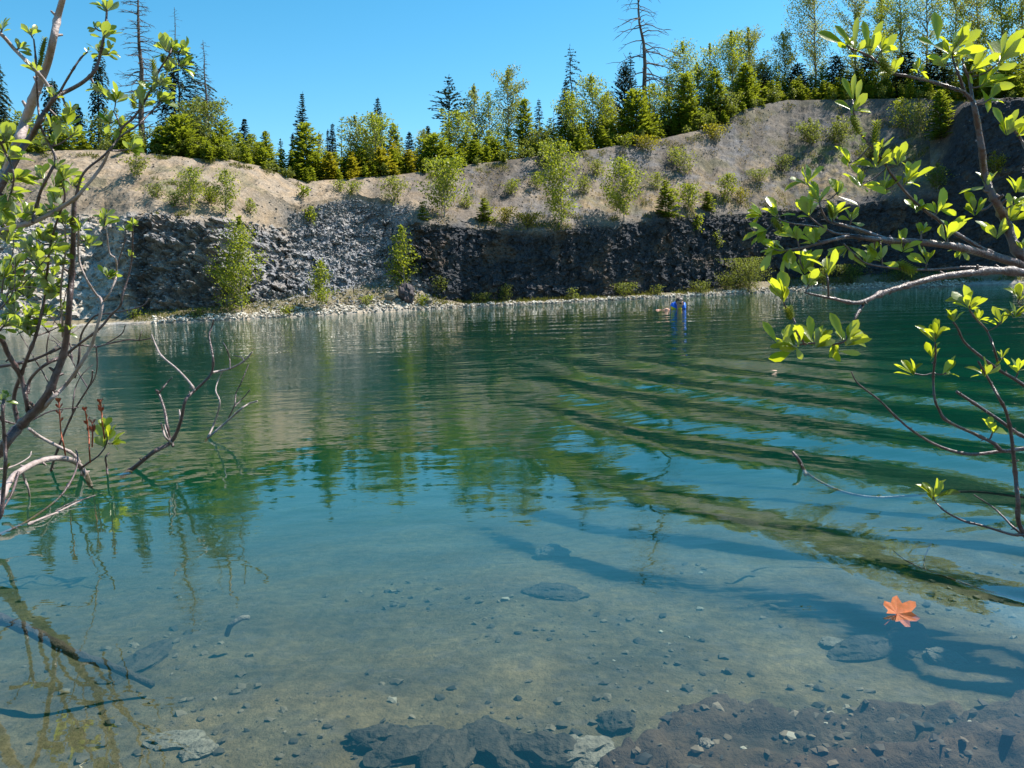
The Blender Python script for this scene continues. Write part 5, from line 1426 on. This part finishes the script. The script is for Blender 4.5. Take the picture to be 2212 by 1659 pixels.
def ell(bm, c, r, rot=None, sub=3):
    m = Matrix.Translation(Vector(c)) @ (rot or Matrix.Identity(4)) @ Matrix.Diagonal((*r, 1))
    bmesh.ops.create_icosphere(bm, subdivisions=sub, radius=1, matrix=m)


def cap(bm, pts, rad, seg=12):
    mb = MB(); tube(mb, catmull(pts, 4), np.interp(np.linspace(0, 1, (len(pts) - 1) * 4 + 1), np.linspace(0, 1, len(rad)), rad), seg)
    V = np.concatenate(mb.V); vs = [bm.verts.new(v) for v in V]
    for fl in mb.F.values():
        for f in np.concatenate(fl): bm.faces.new([vs[i] for i in f])
    for p, r in ((pts[0], rad[0]), (pts[-1], rad[-1])): ell(bm, p, (r,) * 3, None, 2)


# local axes: x to the picture's right, y away, z up; the face looks at the camera and a little to the right
hs_ = 1.36
HC = np.array([0.015, -.03, .200]); turn = R(22); pitch_ = R(4)
HR = Matrix.Rotation(turn, 4, 'Z') @ Matrix.Rotation(pitch_, 4, 'X')
hp = lambda x, y, z: np.array((HR @ Vector((x * hs_, y * hs_, z * hs_)))[:]) + HC
bm = bmesh.new()
sc_ = lambda *r: tuple(q * hs_ for q in r)
ell(bm, hp(0, .012, .028), sc_(.076, .094, .092), HR); ell(bm, hp(0, -.018, -.040), sc_(.062, .070, .078), HR); ell(bm, hp(0, -.055, -.088), sc_(.032, .030, .024), HR)
cap(bm, [hp(0, -.088, .012), hp(0, -.106, -.012), hp(0, -.114, -.030)], [.010, .013, .016])          # nose
ell(bm, hp(0, -.092, -.062), sc_(.026, .014, .007), HR); ell(bm, hp(0, -.088, -.073), sc_(.022, .013, .007), HR)   # lips
for s in (-1, 1):
    ell(bm, hp(s * .080, .012, -.010), sc_(.010, .022, .034), HR); ell(bm, hp(s * .044, -.068, -.030), sc_(.026, .022, .022), HR); ell(bm, hp(s * .034, -.080, .012), sc_(.018, .012, .012), HR)
cap(bm, [hp(0, .02, -.06), (0.01, .01, .05), (0, .05, -.06)], [.075, .075, .085])
ell(bm, (0, .07, -.17), (.19, .12, .15)); ell(bm, (0, .13, -.40), (.155, .11, .20)); ell(bm, (0, .18, -.60), (.165, .12, .13))
cap(bm, [(-.14, .07, -.09), (-.34, .00, -.03), (-.43, -.05, .008), (-.54, -.06, -.035), (-.66, -.05, -.012)], [.055, .047, .042, .036, .026])     # the arm over the water
cap(bm, [(.15, .07, -.10), (.24, .02, -.30), (.20, -.16, -.38), (.12, -.28, -.36)], [.055, .046, .038, .027])
for s in (-1, 1): cap(bm, [(s * .09, .20, -.62), (s * .11, .34, -.98), (s * .10, .62, -1.22), (s * .10, .70, -1.26)], [.085, .06, .042, .04]); cap(bm, [(s * .10, .68, -1.26), (s * .11, .78, -1.34)], [.036, .026])
for wr, dirv, sp in (((-.66, -.05, -.012), np.array([-1, .05, .03]), np.array([0, -1, .12])), ((.12, -.28, -.36), np.array([-.6, -.8, .05]), np.array([.8, -.6, 0]))):
    wr = np.array(wr); dirv = unit(dirv); sp = unit(sp); nr2 = np.cross(dirv, sp)
    cap(bm, [wr, wr + dirv * .05, wr + dirv * .085], [.024, .030, .026])
    cap(bm, [wr + dirv * .03 + sp * .024, wr + dirv * .07 + sp * .024, wr + dirv * .085 + sp * .022], [.014, .014, .012]); cap(bm, [wr + dirv * .03 - sp * .024, wr + dirv * .07 - sp * .024, wr + dirv * .085 - sp * .022], [.014, .014, .012])
    for j, (o_, l_) in enumerate(((.030, .070), (.011, .080), (-.009, .074), (-.028, .058))):
        b = wr + dirv * .088 + sp * o_; cap(bm, [b, b + dirv * l_ * .5 + sp * o_ * .35, b + dirv * l_ + sp * o_ * .45 - nr2 * .008], [.0095, .009, .0075], 8)
    b = wr + dirv * .03 + sp * .036; cap(bm, [b, b + dirv * .03 + sp * .022, b + dirv * .058 + sp * .030], [.012, .011, .009], 8)
me = bpy.data.meshes.new('body'); bm.to_mesh(me); bm.free()
body = link('body', me, M_SKIN, person)
rm = body.modifiers.new('join', 'REMESH'); rm.mode = 'VOXEL'; rm.voxel_size = .0075; rm.use_smooth_shade = True
sm = body.modifiers.new('soft', 'SMOOTH'); sm.iterations = 4; sm.factor = .5
# hair: a wet cap of strands over the skull
bm = bmesh.new(); bmesh.ops.create_icosphere(bm, subdivisions=4, radius=1)
for v in list(bm.verts):
    if v.co.z < -.42 or (v.co.y < -.30 and v.co.z < .48 - .35 * abs(v.co.x)) or (v.co.y < .1 and v.co.z < -.05 and abs(v.co.x) > .5): bm.verts.remove(v)
for v in bm.verts:
    w_ = 1 + .05 * math.sin(v.co.x * 23 + v.co.y * 9) + .03 * math.sin(v.co.y * 31)
    v.co = Vector(hp(v.co.x * .086 * w_, v.co.y * .106 * w_ + .014, v.co.z * .102 * w_ + .030))
bmesh.ops.solidify(bm, geom=list(bm.faces), thickness=.006)
me = bpy.data.meshes.new('hair'); bm.to_mesh(me); bm.free(); me.polygons.foreach_set('use_smooth', [True] * len(me.polygons)); link('hair', me, M_HAIR, person)
# sunglasses
bm = bmesh.new()
for s in (-1, 1):
    ell(bm, hp(s * .036, -.098, .004), sc_(.034, .010, .022), HR @ Matrix.Rotation(s * R(14), 4, 'Z'))
    cap(bm, [hp(s * .066, -.086, .010), hp(s * .086, -.03, .008), hp(s * .088, .01, .002)], [.005, .005, .004], 6)
cap(bm, [hp(-.012, -.104, .010), hp(0, -.108, .012), hp(.012, -.104, .010)], [.005, .005, .005], 6)
me = bpy.data.meshes.new('sunglasses'); bm.to_mesh(me); bm.free(); me.polygons.foreach_set('use_smooth', [True] * len(me.polygons)); link('sunglasses', me, M_BLK, person)


def pad(name, pts, mat, parent, thick, bev=.02):
    """thick cushioned panel: outline (local x, y, z) pushed back along y"""
    bm = bmesh.new(); f = bm.faces.new([bm.verts.new(p) for p in pts])
    ext = bmesh.ops.extrude_face_region(bm, geom=[f]); vs = [g for g in ext['geom'] if isinstance(g, bmesh.types.BMVert)]
    for v in vs: v.co.y += thick
    bmesh.ops.recalc_face_normals(bm, faces=list(bm.faces))
    bmesh.ops.bevel(bm, geom=list(bm.edges), offset=bev, segments=3, affect='EDGES', clamp_overlap=True)
    me = bpy.data.meshes.new(name); bm.to_mesh(me); bm.free(); me.polygons.foreach_set('use_smooth', [True] * len(me.polygons))
    return link(name, me, mat, parent)


vest = pad('life_vest', [(-.255, .06, -.12), (-.275, .05, .06), (-.25, .04, .175), (-.17, .03, .235), (-.10, .02, .22), (-.085, .01, .06), (-.05, -.05, .02), (-.05, -.06, -.2)], M_VEST, person, .13, .028)
pad('right_panel', [(.09, -.11, -.14), (.075, -.11, .08), (.085, -.10, .19), (.12, -.09, .225), (.185, -.07, .225), (.225, -.05, .18), (.23, -.05, -.14)], M_VEST, vest, .12, .028)
pad('collar', [(-.19, .13, .05), (-.19, .13, .19), (-.10, .15, .25), (.10, .15, .25), (.19, .13, .19), (.19, .13, .05)], M_VEST, vest, .07, .025)
pad('lining', [(-.268, .035, -.03), (-.272, .03, .115), (-.19, .012, .07), (-.10, -.02, .02), (-.06, -.06, -.02), (-.10, -.03, -.06)], M_YEL, vest, .05, .012)
pad('buckle', [(-.055, -.135, .005), (-.05, -.14, .035), (-.01, -.145, .052), (.06, -.145, .045), (.075, -.14, .015), (.02, -.14, -.04)], M_YEL, vest, .05, .010)
pad('strap', [(-.06, -.085, -.03), (-.06, -.085, .0), (.10, -.118, .012), (.23, -.07, .012), (.23, -.07, -.018), (.10, -.118, -.018)], M_BLK, vest, .02, .004)
person.rotation_euler = (0, 0, 0)
